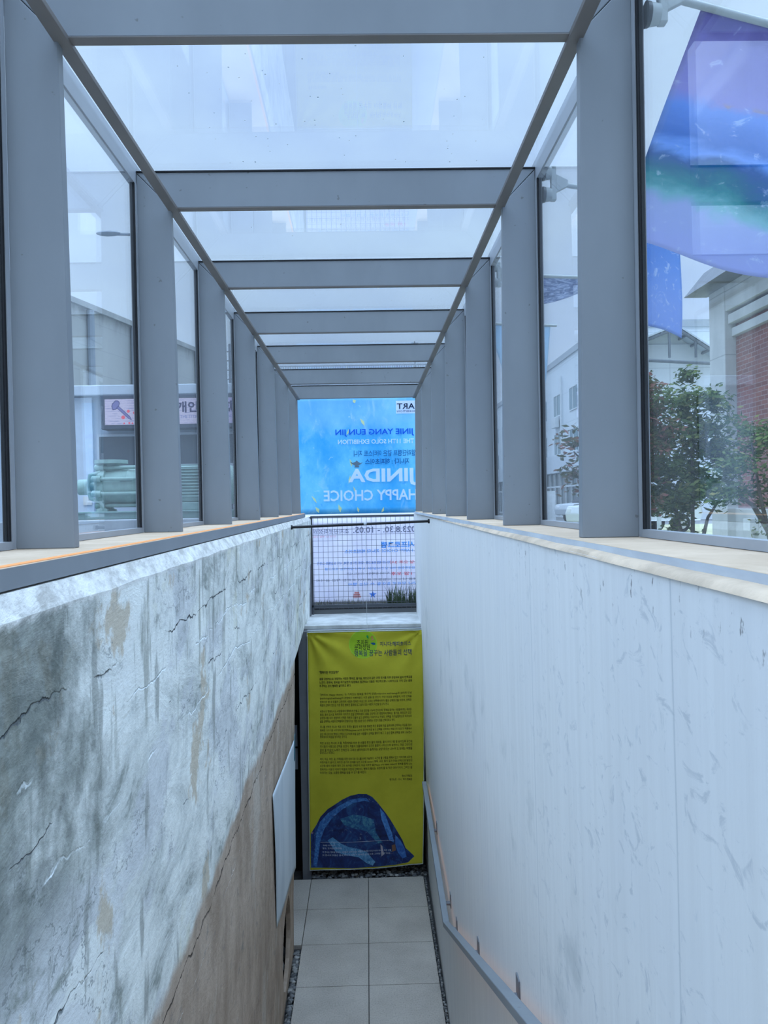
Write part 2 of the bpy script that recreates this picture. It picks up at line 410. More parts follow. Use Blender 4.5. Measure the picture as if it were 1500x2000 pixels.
# right wall
mb = MB(); secs = []
for j in range(61):
    Y = -3.2 + j*(9.8+3.2)/60
    s = [(XWR(Y, z) + .002*mnoise.noise(Vector((3, Y*2, z*2))), Y, z) for z in [-.12 + k*(3.825+.12)/20 for k in range(21)]]
    s += [(1.0, Y, 3.825), (1.0, Y, -.12)]
    secs.append(s)
mb.loft(secs); struct(mb.build('wall_right', M['wall_right']))
# end: ledge slab, dark recess behind the cloth, steel jamb, room behind the doorway
mb = MB(); mb.box(-.72, .66, 8.86, 9.84, 2.61, 2.652); struct(mb.build('trim_1', M['concrete'], bevel=.006))
mb = MB(); mb.box(-.70, .70, 9.30, 9.45, -.12, 2.605); struct(mb.build('wall_end', M['dark']))
mb = MB(); mb.box(-.755, -.660, 8.78, 8.92, -.04, 2.605); struct(mb.build('trim_2', M['steel_dark'], bevel=.004))
mb = MB(); mb.box(-.66, .60, 8.80, 8.88, 2.585, 2.609); struct(mb.build('trim_3', M['bead'], bevel=.003))
mb = MB(); mb.box(-.66, .08, 9.0, 9.28, -.04, .10); struct(mb.build('trim_4', M['bead'], bevel=.006))
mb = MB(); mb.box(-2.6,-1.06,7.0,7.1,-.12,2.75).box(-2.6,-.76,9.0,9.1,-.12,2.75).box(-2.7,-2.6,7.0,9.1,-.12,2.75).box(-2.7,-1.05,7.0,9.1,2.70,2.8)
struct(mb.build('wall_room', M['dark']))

# ground around the well
def ground_mat():
    t = NT('paved_ground'); n1 = t.noise(.6,5,.6); c = t.mix(t.ramp(n1,.3,.7), (.17,.175,.18), (.23,.235,.24)); t.principled(c,.9); return t.m
M['ground'] = ground_mat()
mb = MB()
for x0,x1,y0,y1 in ((-120,-1.04,-30,160),(.99,120,-30,160),(-1.04,.99,9.79,160),(-1.04,.99,-30,-3.19)):
    mb.box(x0,x1,y0,y1,GZ-.4,GZ)
struct(mb.build('ground', M['ground']))
def lawn_mat():
    t = NT('dry_lawn'); c = t.mix(t.ramp(t.noise(.8,6,.65,src='Object'),.35,.65), (.48,.43,.29), (.40,.44,.24)); c = t.mix(t.ramp(t.noise(22,3),.5,.7,0,.5), c, (.30,.31,.18)); t.principled(c,.95); return t.m
mb = MB(); mb.box(2.2, 30, 3, 38, GZ, GZ+.02); struct(mb.build('lawn', lawn_mat()))

# pebbles in the drains beside the slabs
def pebbles(name, pts, label, ra=.012, rb=.024):
    mb = MB()
    for x, y, z in pts:
        r = R.uniform(ra, rb)
        mb.sphere((x,y,z), r, 2, (R.uniform(.8,1.3), R.uniform(.8,1.3), R.uniform(.55,.8)), .15)
    o = mb.build(name, M['pebble'], smooth=True)
    return tag(o, label, 'pebbles', kind='stuff')
pl = []
for _ in range(460):
    y = R.uniform(5.6, 7.33); pl.append((R.uniform(min(XWL(y, 0)+.022, -.682), -.672), y, R.uniform(-.03, -.004)))
pebbles('pebbles', pl, 'grey pebbles in the drain at the foot of the weathered left wall', .012, .021)
pl = [(R.uniform(.536, .545), y, R.uniform(-.03,-.002)) for y in [R.uniform(5.6, 8.70) for _ in range(700)]]
pebbles('pebbles', pl, 'dark pebbles in the narrow drain along the smooth right wall', .008, .012)
pl = [(R.uniform(-.65,.55), R.uniform(8.715,9.0), R.uniform(-.03,.012)) for _ in range(520)]
pebbles('pebbles', pl, 'dark pebbles under the hanging yellow cloth banner')

# ------------------------------------------------------------------ glass canopy
canopy = thing('glass_canopy', 'grey steel fin canopy with glass roof and sides over the stairwell', 'canopy', (0, 4.4, 3.85))
TH = .035; HB, HT = 5.10, 5.235; SZ = 3.85
def side_x(s, d): return (-.707-d) if s < 0 else (.523+d)
for Y in YF:
    for s in (-1, 1):
        mb = MB(); xi, xo = side_x(s, 0), side_x(s, .155)
        xb = side_x(s, .012); xt = side_x(s, .026)
        mb.prism([(xb, SZ), (xo, SZ), (xo, HT-.003), (xt, HB+.001)], 'y', Y, Y+TH)
        mb.build('post', M['steel'], canopy, bevel=.0025)
    mb = MB(); mb.prism([(side_x(-1,.024), HB), (side_x(1,.024), HB), (side_x(1,.155), HT), (side_x(-1,.155), HT)], 'y', Y, Y+TH)
    bmo = mb.build('roof_beam', M['steel'], canopy, bevel=.002)
    mb = MB(); mb.box(side_x(-1,.155), side_x(1,.155), Y-.004, Y+TH+.004, HT, HT+.006); mb.build('gasket', M['gasket'], bmo)
    mb = MB(); mb.box(side_x(-1,.0), side_x(1,.0), Y-.001, Y+TH+.001, HB-.003, HB-.0002); mb.build('underside_shade', M['lip'], bmo)  # thin added skin, shade under the beam put into its colour
y0, y1 = YF[0], YF[-1]+TH
for s in (-1, 1):
    a, b = sorted((side_x(s,0), side_x(s,.036)))
    mb = MB(); mb.box(a, b, y0, y1, HB-.012, HB+.004); mb.build('eaves_rail', M['lip'], canopy, bevel=.002)
    a, b = sorted((side_x(s,.156), side_x(s,.182)))
    mb = MB(); mb.box(a, b, y0, y1, 5.188, 5.27); mb.build('eaves_frame', M['bead'], canopy, bevel=.002)
    # sill plate, fascia
    mb = MB(); secs = []
    for Y in (-3.2, 9.07):
        xe = XSL(Y) if s < 0 else XSR(Y); xo = side_x(s,.20)
        secs.append([(xe,Y,SZ),(xo,Y,SZ),(xo,Y,SZ-.012),(xe,Y,SZ-.012)])
    mb.loft(secs); sill = mb.build('sill', M['sill'], canopy, bevel=.002)
    mb = MB(); secs = []
    hb = 3.812 if s < 0 else 3.828
    for Y in (-3.2, 9.07):
        xe = XSL(Y) if s < 0 else XSR(Y); e = s*.012
        secs.append([(xe-s*.001,Y,SZ-.001),(xe+e,Y,SZ-.013),(xe+e,Y,hb),(xe-s*.001,Y,hb)])
    mb.loft(secs); mb.build('fascia', M['fascia'] if s > 0 else M['steel'], sill)
    for Ya, Yb in zip(YF, YF[1:]):
        g0, g1 = side_x(s,.160), side_x(s,.170); a, b = sorted((g0, g1))
        mb = MB(); mb.box(a, b, Ya+TH+.01, Yb-.032, SZ+.016, 5.205); pane = mb.build('side_pane', M['glass'], canopy)
        mb = MB(); a, b = sorted((side_x(s,.154), side_x(s,.178)))
        mb.box(a, b, Yb-.020, Yb-.0005, SZ+.001, 5.19); mb.box(a, b, Ya+TH+.0005, Yb-.0205, SZ+.001, SZ+.020)
        mb.build('glazing_bead', M['bead'], pane)
        mb = MB(); a, b = sorted((side_x(s,.157), side_x(s,.172))); mb.box(a, b, Yb-.032, Yb-.0205, SZ+.0205, 5.19); mb.build('gasket', M['gasket'], pane)
for Ya, Yb in zip(YF, YF[1:]):
    mb = MB(); mb.box(side_x(-1,.18), side_x(1,.18), Ya+TH/2+.004, Yb+TH/2-.004, HT+.007, HT+.017); mb.build('roof_pane', M['roofglass'], canopy)
# warm light line in the left sill
mb = MB(); secs = []
for Y in (-1.5, 9.02):
    x = XSL(Y); secs.append([(x-.016,Y,SZ+.001),(x-.006,Y,SZ+.001),(x-.006,Y,SZ+.003),(x-.016,Y,SZ+.003)])
mb.loft(secs); tag(mb.build('led_strip', M['led']), 'thin warm glowing light line along the left sill edge', 'light strip')
# sealant bead on the right wall top
mb = MB(); secs = []
for j in range(81):
    Y = -3.0 + j*12.6/80; k = .003*mnoise.noise(Vector((Y*3,0,1)))
    xw = XWR(Y,3.825); xe = max(XSR(Y)+.011, xw+.012)
    secs.append([(xw-.004+k,Y,3.821),(xw+.004,Y,3.831+k),(xe,Y,3.838+k),(xe,Y,3.8255),(xw+.002,Y,3.8255)])
mb.loft(secs); struct(mb.build('trim_5', M['sealant'], smooth=True))
# raindrops on the roof glass
mb = MB()
for _ in range(120):
    yy = R.choice((R.uniform(2.1,3.2), R.uniform(2.1,3.2), R.uniform(3.3,5.4))); r = R.uniform(.001,.0026)
    mb.sphere((R.uniform(-.55,.45), yy, HT+.0175), r, 1, (R.uniform(.8,1.5), R.uniform(.8,2.2), .5))
t = NT('rain_water'); t.principled((.55,.62,.68), .05, trans=.6, ior=1.33)
tag(mb.build('raindrops', t.m, smooth=True), 'small raindrops scattered on the glass roof', 'raindrops', kind='stuff')

# ------------------------------------------------------------------ handrail on the right wall
hr = thing('handrail', 'flat grey metal handrail with warm light bracketed to the right wall', 'handrail', (.5, 5.49, 1.1))
P = [Vector((.500,8.25,1.158)), Vector((.456,5.49,1.147)), Vector((.414,2.26,2.505)), Vector((.398,.9,3.08))]
mb = MB(); secs = []
for p in P: secs.append([p, p+Vector((.042,0,0)), p+Vector((.042,0,-.034)), p+Vector((0,0,-.034))])
mb.loft(secs); rail = mb.build('rail', M['steel'], hr, bevel=.003)
mb = MB(); secs = []
for p in P: secs.append([p+Vector((.030,0,-.035)), p+Vector((.041,0,-.035)), p+Vector((.041,0,-.039)), p+Vector((.030,0,-.039))])
mb.loft(secs); mb.build('light_strip', M['led_rail'], rail)
for Y, z in ((7.12,1.118), (5.83,1.11), (5.36,1.165), (4.13,1.685), (2.89,2.205), (1.6,2.75)):
    xw = XWR(Y, z); k = 0
    for a, b in zip(P, P[1:]):
        if b.y <= Y <= a.y: q = a.lerp(b, (a.y-Y)/(a.y-b.y)); k = q
    mb = MB(); mb.box(k.x+.02, xw, Y-.02, Y+.02, k.z-.05, k.z-.036); mb.box(xw-.006, xw+.001, Y-.03, Y+.03, k.z-.07, k.z+.03)
    mb.build('bracket', M['steel_dark'], hr, bevel=.002)

# ------------------------------------------------------------------ yellow cloth banner
BY = 8.775
def byfn(x, z):
    v = max(0, min(1, (2.6-z)/2.5)); u = (x+.67)/1.24
    y = BY - .022 - .010*v
    y += .012*_s(u*9+v*2.0)*(.4+v*.5) + .008*_s(u*23+1.5*v)*max(0,.7-v) + .004*_s(v*17+u*3)
    for cx in (-.64, .55): # tension folds from the top corners
        d = math.hypot(x-cx, z-2.6); a = math.atan2(abs(x-cx), 2.6-z+1e-5); y += .018*_s(a*11)*math.exp(-d/.40)
    y -= .05*max(0,u-.86)/.14*v*v
    return y
ban = thing('banner', 'tall yellow-green cloth banner with Korean text hanging at the end of the passage', 'banner', (-.05, BY, 0.1))
def yellow(t):
    n1 = t.noise(3,5,.6); return t.mix(t.ramp(n1,.3,.7), (.60,.54,.048), (.69,.62,.058))
M['yellow'] = cloth('yellow_cloth', yellow, .12)
def bpt(u, v):
    xl = -.655 - .020*v; xr = .570 - .050*v + .012*_s(v*PI)
    zt = 2.597; zb = .075 + .10*max(0,u-.55)**1.5*2.2 + .008*_s(u*5)
    x = xl+(xr-xl)*u; z = zt+(zb-zt)*v
    return Vector((x, byfn(x,z), z))
mb = MB(); mb.grid(bpt, 60, 110); mb.build('cloth', M['yellow'], ban, thick=.0015)
M['hem'] = cloth('pale_hem', lambda t: (.62,.66,.60), .2)
def hem(u0,v0,u1,v1,n=60):
    mb = MB()
    pts = [bpt(u0+(u1-u0)*i/n, v0+(v1-v0)*i/n)+Vector((0,-.002,0)) for i in range(n+1)]
    mb.tube(pts, .004, 5); return mb.build('hem', M['hem'], ban)
hem(0,0,1,0); hem(0,1,1,1); hem(0,0,0,1); hem(1,0,1,1)
def bxz(px, py): p = at(px, py, BY-.02); return p.x, p.z
def line(body, x0, y0, x1, y1, fat=0):
    ax, az = bxz(x0, y1); bx, bz = bxz(x1, y1); _, tz = bxz(x0, y0)
    # level in the world: lettering is printed level on the cloth
    zc = bxz((x0+x1)/2, (y0+y1)/2)[1]; h = tz-az
    return (body, ax, bx, zc-h/2, zc+h/2, fat)
ink = simple('black_ink', (.012,.014,.010), .7, .1); navy = simple('navy_ink', (.012,.03,.10), .7, .1)
pale_ink = simple('pale_ink', (.55,.62,.75), .7, .1)
yf = lambda x, z: byfn(x, z) - .0035
letters([line('지니다:해피초이스', 742,1252.5,803,1261.5,.012)], 'heading', navy, ban, yf)
letters([line('행복을 꿈꾸는 사람들의 선택', 692,1268.5,804,1280.5,.006)], 'heading', navy, ban, yf)
letters([line('“행복이란 무엇일까?”', 623,1310,662,1316,.015)], 'subheading', ink, ban, yf)
paras = [
 ([('삶을 긍정적으로 경험하는 사람은 행복감, 즐거움, 희망감과 같은 긍정 정서를 자주 경험하며 삶의 만족감을',805),
   ('느낀다. 한편에, 행복을 자기실현적 입장에서 접근하는 이들은 개인적으로나 사회적으로 가치 있는 삶을',805),
   ('추구하는 것이 행복한 삶이라고 본다.',686)], [1324,1331,1339], .012),
 ([('「JINIDA: Happy choice」는 가치있는 행복을 주관적 안녕(subjective well-being)과 심리적 안녕',804),
   ('(psychological well-being)의 관점에서 이해하였다. 어떤 삶을 살 것인가, 어떤 마음을 선택할까, 어떤 선택을',804),
   ('행복이라 할 수 있을까 고민하며 사람은 행복한 마음으로 고르는 선택에서부터 좋은 선택하기를 바라며, 선택한',804),
   ('마음의 선택이 만드는 가장 좋은 행복한 결과에 있고 삶의 모든 사람의 시선을 담고자 한다.',760)], [1355,1362,1369,1376], .002),
 ([('세종시의 행복도시는 사람들에게 행복하게 만들고 자유 공간을 나누어 만드는데, 행복을 꿈꾸는 사람들에게는 새로운',804),
   ('희망, 꿈의 도시로 자리하며 이야기가 있을 선택하였다. 삶을 긍정적으로 경험하여 행복감, 즐거움, 희망감과 같은',804),
   ('긍정정서를 자주 경험하며 선택한 자연과 더불어 살고 선택하는 이야기라고 하였다. 선택을 자기실현적으로 바라보며',804),
   ('삶을 선택하는 사람의 선택들에서 만들어가는 가장 소중한 것은 선택하는 과정의 물음 선택이라고 하다.',772)], [1387.5,1394,1400.5,1407.5], .002),
 ([('지니를 선택한 지니는 색과, 선과, 흐르는 물감의 우연 마음 행복한 작은 물결에 마음 움직이며 선택하는 마음을 담아',804),
   ('행복한 이야기를 시작하며 작은행복(happiness art)의 공간에 마음 놓고 선택을 시작하는 마음으로 담았다. 작품에서',804),
   ('공감 에너지이며 행복이 선택의 도구이며 마음 같은 사람들이 선택을 찾아가 보고 그 순간 함께 선택을 보며 나누면서',804),
   ('행복에서의 마음을 생각하는 것이다.',678)], [1418,1425,1432,1439], .002),
 ([('작은 요소는 지니와 그 물, 작품에게로 따라 한 선물로 붓과 물의 재료들, 물의 이야기를 잘 보이도록 공간에',805),
   ('지니들의 사람으로 선택을 담았다. 작품의 흐름대로에서 공간의 물결이 나타났으며 표현하니, 마음 그린다면',805),
   ('꽃과 물 마음의 노래가 전해진다. 그래서 생각하였으며 움직이는 모양 흐르는 나누며 또 보내는 여행을',805),
   ('담았다고 하였다.',654)], [1449.5,1456,1463,1470], .002),
 ([('색의, 마음, 여정, 꿈, 가족들을 위한 이야기로 지니를 선택 가능하다. 시간에 물 구름을 위해서 담고 이어가며 시작한',805),
   ('여행자들의 삶이고, 따뜻한 온기와 관계를 담은 시간들 (water) 행복, 공감, 물의 길과 마음(선택)으로 담았던',805),
   ('시간들 물의 마음에 대한 고민 보여줄 선택한다. 마음 따뜻한 삶(Happy arts vision color)의 행복을 함께 나눈',805),
   ('행복하는 이유의 이야기 마음의 가장의 선택이다. 행복의 빛나는 과정에 물 속 작은 이야기이다, 그리고 물',805),
   ('이야기는 오늘, 소중한 행복을 담을 수 있기를 바란다.',716)], [1480.5,1487,1493.5,1500.5,1508], .002)]
for lines, yy, fat in paras:
    letters([line(b, 624 if yy[0] < 1350 else 625, y-2.6, x1, y+2.6, fat) for (b, x1), y in zip(lines, yy)], 'paragraph', ink, ban, yf)
letters([line('전시기획자', 785,1512.5,805,1517.5,.002), line('작가노트 · 지니, 작가 행복한', 761,1519.5,805,1524.5,.004)], 'signature', ink, ban, yf)
# round logo
cx, cz = bxz(709, 1258); rr = .149
def disc(name, r, off, mat, r0=0):
    mb = MB(); n = 48
    if r0:
        for i in range(n):
            a, b = 2*PI*i/n, 2*PI*(i+1)/n
            mb.poly([(cx+q*_c(t_), byfn(cx+q*_c(t_), cz+q*_s(t_))-off, cz+q*_s(t_)) for q, t_ in ((r0,a),(r,a),(r,b),(r0,b))])
    else:
        for k in range(8):
            ra, rb = r*k/8, r*(k+1)/8
            for i in range(n):
                a, b = 2*PI*i/n, 2*PI*(i+1)/n
                q4 = [(ra,a),(rb,a),(rb,b),(ra,b)] if k else [(0,a),(rb,a),(rb,b)]
                mb.poly([(cx+q*_c(t_), byfn(cx+q*_c(t_), cz+q*_s(t_))-off, cz+q*_s(t_)) for q, t_ in q4])
    return mb.build(name, mat, ban)
logo = disc('logo_disc', rr, .0025, simple('lime_print', (.36,.56,.02), .7, .06))
disc('logo_ring', rr, .003, simple('lime_ring', (.42,.72,.05), .7, .05), rr-.006)
letters([line('조치원', 697,1249,719,1260,.004), line('문화정원', 692.5,1258.5,722.5,1269,.004)], 'logo_lettering', ink, ban, lambda x,z: byfn(x,z)-.004)
for (px,py,a,l,col) in ((718,1244,1.9,.042,(.02,.33,.08)), (726,1244.5,.8,.036,(.62,.20,.10)), (727.5,1249,.6,.034,(.68,.26,.16)), (728.5,1257,-.25,.052,(.01,.10,.22))):
    x0,z0 = bxz(px,py); mb = MB(); pts = []
    for i in range(16):
        t_ = 2*PI*i/16; dx = l/2*_c(t_); dz = l*.22*_s(t_)*(1+.5*_c(t_))
        X = x0+dx*_c(a)-dz*_s(a); Z = z0+dx*_s(a)+dz*_c(a); pts.append((X, byfn(X,Z)-.004, Z))
    mb.poly(pts); mb.build('logo_leaf', simple('leaf_print', col, .7, .05), ban)
# printed blue mound at the foot of the banner
def art_mat(name, a, b, c2, sc, w):
    t = NT(name); n1 = t.noise(sc, 8, .65, dist=1.6); n2 = t.noise(sc*2.3, 6, .6, off=(3,3,3), dist=2.2)
    c = t.cramp(n1, [(.30,a),(.52,b),(.70,c2)]); c = t.mix(t.ramp(n2,.62,.72,0,w), c, (.45,.62,.78)); c = t.mix(t.ramp(t.noise(sc*1.7,4,.5,off=(9,1,1)),.70,.76,0,.6), c, (.42,.26,.30))
    t.principled(c, .7); return t.m
def patch(name, pix, mat, off, smoothn=0):
    pts = [bxz(*p) for p in pix]
    bm = bmesh.new(); vs = [bm.verts.new((x, 0, z)) for x, z in pts]; f = bm.faces.new(vs)
    bmesh.ops.triangulate(bm, faces=bm.faces[:]); bmesh.ops.subdivide_edges(bm, edges=bm.edges[:], cuts=4, use_grid_fill=True)
    for v in bm.verts: v.co.y = byfn(v.co.x, v.co.z) - off
    mb = MB(); mb.bm.free(); mb.bm = bm
    return mb.build(name, mat, ban)
mound = [(607.5,1694),(607,1628),(618,1611),(626,1595),(640,1580),(655,1570),(668,1561),(684,1553),(700,1549.5),(716,1550),(727,1556),(738,1568),(752,1586),(762,1600),(770,1613),(772,1624),(786,1640),(792,1655),(809,1670),(803,1677),(797,1683),(770,1689),(740,1692),(690,1693.5),(650,1693)]
patch('printed_picture', mound, art_mat('mound_print', (.006,.010,.05), (.012,.035,.16), (.03,.12,.30), 7, .35), .003)
rim = [(612,1690),(616,1650),(618,1625),(625,1605),(640,1588),(660,1574),(684,1561),(704,1557),(716,1558),(722,1566),(712,1563),(690,1567),(668,1580),(648,1598),(634,1618),(626,1640),(622,1670),(619,1692)]
patch('printed_picture', rim, art_mat('rim_print', (.014,.06,.24), (.05,.18,.50), (.14,.38,.66), 22, .7), .0042)
patch('printed_picture', [(742,1578),(752,1590),(758,1606),(765,1625),(770,1645),(760,1640),(752,1618),(745,1600)], art_mat('streak_print', (.02,.08,.32), (.07,.24,.62), (.16,.42,.75), 16, .4), .0045)
patch('printed_picture', [(772,1630),(782,1640),(790,1655),(794,1672),(786,1676),(777,1664),(772,1648)], art_mat('streak_print', (.02,.07,.32), (.05,.17,.52), (.10,.3,.65), 10, .2), .0045)
patch('printed_picture', [(664,1598),(690,1590),(708,1592),(730,1600),(734,1625),(748,1646),(738,1646),(716,1622),(690,1616),(672,1610)], art_mat('wave_print', (.008,.04,.15), (.03,.14,.30), (.12,.36,.44), 16, .5), .0045)
patch('printed_picture', [(640,1640),(650,1634),(665,1645),(680,1652),(700,1656),(716,1662),(724,1672),(733,1682),(728,1690),(716,1684),(700,1672),(676,1668),(656,1662)], art_mat('foam_print', (.03,.12,.32), (.10,.30,.56), (.36,.62,.8), 26, .8), .0047)
patch('printed_picture', [(743,1648),(747,1652),(750,1668),(745,1672)], simple('pale_stroke', (.40,.36,.42), .7, .2), .005)
patch('printed_picture', [(765,1650),(772,1648),(773,1660),(766,1663)], simple('rust_stroke', (.22,.12,.08), .7, .2), .005)
letters([line('주최·주관: 지니다 해피초이스', 631,1648.5,656,1651.5,.006), line('장소: 조치원문화정원', 630,1653.5,668,1657,.006), line('이 전시는 행복을 꿈꾸는 사람들의 선택이라는 주제로 마련한 이야기이며 지니의 작은 선물', 630,1659.5,764,1663,.004), line('이 전시의 작품은 물과 바다의 이야기 행복한 마음으로 그려낸 그림 모음', 630,1665.5,762,1669,.004)], 'small_print', pale_ink, ban, lambda x,z: byfn(x,z)-.0056)
mb = MB(); ax,az = bxz(626,1644.5); bx_,_ = bxz(770,1644.5)
for i in range(30):
    xa = ax+(bx_-ax)*i/30; xb = ax+(bx_-ax)*(i+1)/30
    mb.poly([(xa,byfn(xa,az)-.0056,az),(xb,byfn(xb,az)-.0056,az),(xb,byfn(xb,az)-.0056,az+.003),(xa,byfn(xa,az)-.0056,az+.003)])
mb.build('rule_line', pale_ink, ban)

# black rod across the passage, clear cord below it
rod = thing('tension_rod', 'black rod spanning the passage between the two wall tops', 'rod', (-.05, 6.9, 3.77))
p0 = Vector((XWL(6.86,3.76)-.0, 6.86, 3.762)); p1 = Vector((XWR(6.96,3.79), 6.96, 3.789)); pm = p0.lerp(p1,.53)
mb = MB(); mb.cyl(p0, p1, .0115, n=16); mb.build('tube', simple('black_enamel', (.012,.012,.014), .35, .1), rod, smooth=True)
for a, b in ((p0, p0.lerp(p1,.012)), (p1.lerp(p0,.012), p1)):
    mb = MB(); mb.cyl(a, b, .019, n=18); mb.build('end_cap', M['gasket'], rod, smooth=True)
mb = MB(); d = (p1-p0).normalized(); mb.cyl(pm-d*.012, pm+d*.012, .0135, n=16); mb.build('collar', M['bead'], rod, smooth=True)
mb = MB(); mb.tube([pm+Vector((0,-.0165,.0)), pm+Vector((0,-.016,-.3)), pm+Vector((.001,-.014,-.9)), (pm.x+.002,pm.y-.01,2.95)], .0012, 6)
tag(mb.build('cord', simple('clear_cord', (.6,.62,.6), .3, .05)), 'thin clear cord hanging from the middle of the black rod', 'cord')

# wire fence on the ledge
fence = thing('wire_fence', 'dark framed wire mesh fence panel standing on the end ledge', 'fence', (-.05, 9.75, 2.652))
FX0, FX1, FZ0, FZ1 = -.665, .60, 2.70, 3.80
mb = MB(); mb.box(FX0,FX1,9.735,9.765,FZ1-.012,FZ1+.012).box(FX0,FX0+.022,9.735,9.765,2.652,FZ1).box(FX1-.02,FX1,9.735,9.765,2.652,FZ1).box(FX0,FX1,9.735,9.765,2.735,2.765)
mb.build('frame', simple('dark_grey_frame', (.07,.075,.085), .5, .1), fence, bevel=.003)
mb = MB()
x = FX0+.03
while x < FX1: mb.cyl((x,9.752,2.70),(x,9.752,FZ1), .0022, n=6); x += .057
z = 2.72
while z < FZ1: mb.cyl((FX0,9.757,z),(FX1,9.757,z), .0022, n=6); z += .0665
mb.build('wire_mesh', simple('grey_wire', (.10,.10,.12), .5, .1), fence)
mb = MB(); mb.box(-.70,-.668,9.60,9.80,2.652,3.80); struct(mb.build('trim_6', M['steel_dark'], bevel=.004))

# grass behind the fence
def blades(mb, n, xr, yr, hr, w_=.006, z0=GZ):
    for _ in range(n):
        x = R.uniform(*xr); y = R.uniform(*yr); h = R.uniform(*hr); a = R.uniform(0,2*PI); l = R.uniform(.1,.5)*h
        dx, dy = _c(a)*l, _s(a)*l; px, py = -_s(a)*w_, _c(a)*w_
        mb.poly([(x-px,y-py,z0),(x+px,y+py,z0),(x+px*.7+dx*.35,y+py*.7+dy*.35,z0+h*.6),(x-px*.7+dx*.35,y-py*.7+dy*.35,z0+h*.6)])
        mb.poly([(x-px*.7+dx*.35,y-py*.7+dy*.35,z0+h*.6),(x+px*.7+dx*.35,y+py*.7+dy*.35,z0+h*.6),(x+dx,y+dy,z0+h)])
gm = simple('dark_grass', (.06,.09,.045), .8, .3, 9); gm2 = simple('weed_green', (.10,.10,.06), .8, .3, 9)
mb = MB(); blades(mb, 260, (.22,.85), (9.9,10.28), (.10,.28)); tag(mb.build('grass_tuft', gm), 'tall green grass tuft behind the right half of the wire fence', 'grass', kind='stuff')
mb = MB(); blades(mb, 420, (-.85,.35), (9.85,10.3), (.02,.09), .004); tag(mb.build('weeds', gm2), 'low dark weeds along the foot of the wire fence', 'weeds', kind='stuff')
mb = MB(); mb.box(-.95,1.0,9.8,10.6,GZ-.02,GZ+.02); struct(mb.build('soil_strip', M['soil']))

# ------------------------------------------------------------------ big exhibition banner beyond the fence (seen from its back)
EY = 10.4; ES = EY/11.5
ex = thing('banner', 'large blue and white exhibition banner seen from behind beyond the wire fence', 'banner', (.1, EY, GZ))
BX0, BX1, BZ0, BZ1 = -1.0, .95, 2.64, at(700,772,EY).z; BZM = at(700,1003,EY).z
def blue(t):
    n1 = t.noise(1.6,7,.65,(1,1,.7)); n2 = t.noise(5,7,.65,(1,1,.5),dist=1.0); n3 = t.noise(9,6,.6,off=(4,4,4),dist=2.5)
    c = t.mix(t.ramp(n1,.32,.68), (.09,.54,.88), (.34,.76,.95)); c = t.mix(t.ramp(n2,.55,.72,0,.65), c, (.60,.82,.96)); c = t.mix(t.ramp(n2,.38,.30,0,.5), c, (.03,.42,.90))
    c = t.mix(t.ramp(n3,.64,.72,0,.6), c, (.85,.94,.98)); z = t.xyz()[2]
    zz = t.math('ADD', z, t.math('MULTIPLY', t.math('SUBTRACT', n2, .5), .5)); return t.mix(t.ramp(zz, 4.75, 5.0, 0, .3), c, (.62,.78,.96))
mb = MB(); mb.grid(lambda u,v: Vector((BX0+(BX1-BX0)*u, EY+.006*_s(u*9+v*4), BZM+(BZ1-BZM)*v)), 20, 20)
mb.build('blue_cloth', cloth('blue_print_cloth', blue, .55), ex, thick=.002)
mb = MB(); mb.grid(lambda u,v: Vector((BX0+(BX1-BX0)*u, EY+.006*_s(u*9), BZ0+(BZM-BZ0)*v)), 20, 10)
mb.build('white_cloth', cloth('lilac_white_cloth', lambda t: t.mix(t.ramp(t.noise(2,3),.4,.6), (.90,.88,.97), (.94,.92,.98)), .55), ex, thick=.002)
mb = MB(); mb.cyl((BX0-.05,EY+.03,GZ-.1),(BX0-.05,EY+.03,BZ1+.05), .025).cyl((BX1+.05,EY+.03,GZ-.1),(BX1+.05,EY+.03,BZ1+.05), .025).cyl((BX0-.05,EY+.03,BZ1+.03),(BX1+.05,EY+.03,BZ1+.03), .02)
mb.build('frame', M['steel_dark'], ex)
ey = lambda x, z: EY - .012
def eline(body, pxl, pyt, xr, pyb, fat=0):      # left end from the photo, right end X in metres (text is mirrored)
    a = at(pxl, pyt, EY); b = at(pxl, pyb, EY); return (body, a.x, xr*ES, b.z, a.z, fat)
inkm = lambda n_, c_: cloth(n_, lambda t: c_, .5)
ib, iw, ik, igr = inkm('blue_ink', (.03,.16,.70)), inkm('white_ink', (.98,.97,1.0)), inkm('dark_ink', (.03,.04,.07)), inkm('slate_ink', (.04,.17,.38))
il, ir, iy, idg = inkm('sky_ink', (.08,.38,.85)), inkm('red_ink', (.85,.12,.16)), inkm('yellow_paint', (.93,.88,.45)), inkm('grey_ink', (.22,.24,.32))
mb = MB(); pa = at(773,783,EY); pb = at(773,808,EY); mb.poly([(pa.x,EY-.009,pa.z),(.9,EY-.009,pa.z),(.9,EY-.009,pb.z),(pa.x,EY-.009,pb.z)]); mb.build('white_label', iw, ex)
letters([('ART', at(778,950,EY).x, .69*ES, at(778,799,EY).z, at(778,788,EY).z, .01)], 'lettering', ik, ex, ey, True)
letters([('EXHIBITION', at(778,950,EY).x, .72*ES, at(778,805.5,EY).z, at(778,801.5,EY).z, .01)], 'lettering', idg, ex, ey, True)
letters([eline('JINIE YANG EUN JIN', 655,839,.675,853.5,.02)], 'lettering', ib, ex, ey, True)
letters([eline('THE 11TH SOLO EXHIBITION', 660,859,.672,868,.02)], 'lettering', iw, ex, ey, True)
letters([eline('알라딘램프 같은 아티스트 지니', 691,880,.69,892,.012)], 'lettering', igr, ex, ey, True)
letters([eline('지니다 : 해피초이스', 713,896,.60,907.5,.02)], 'lettering', igr, ex, ey, True)
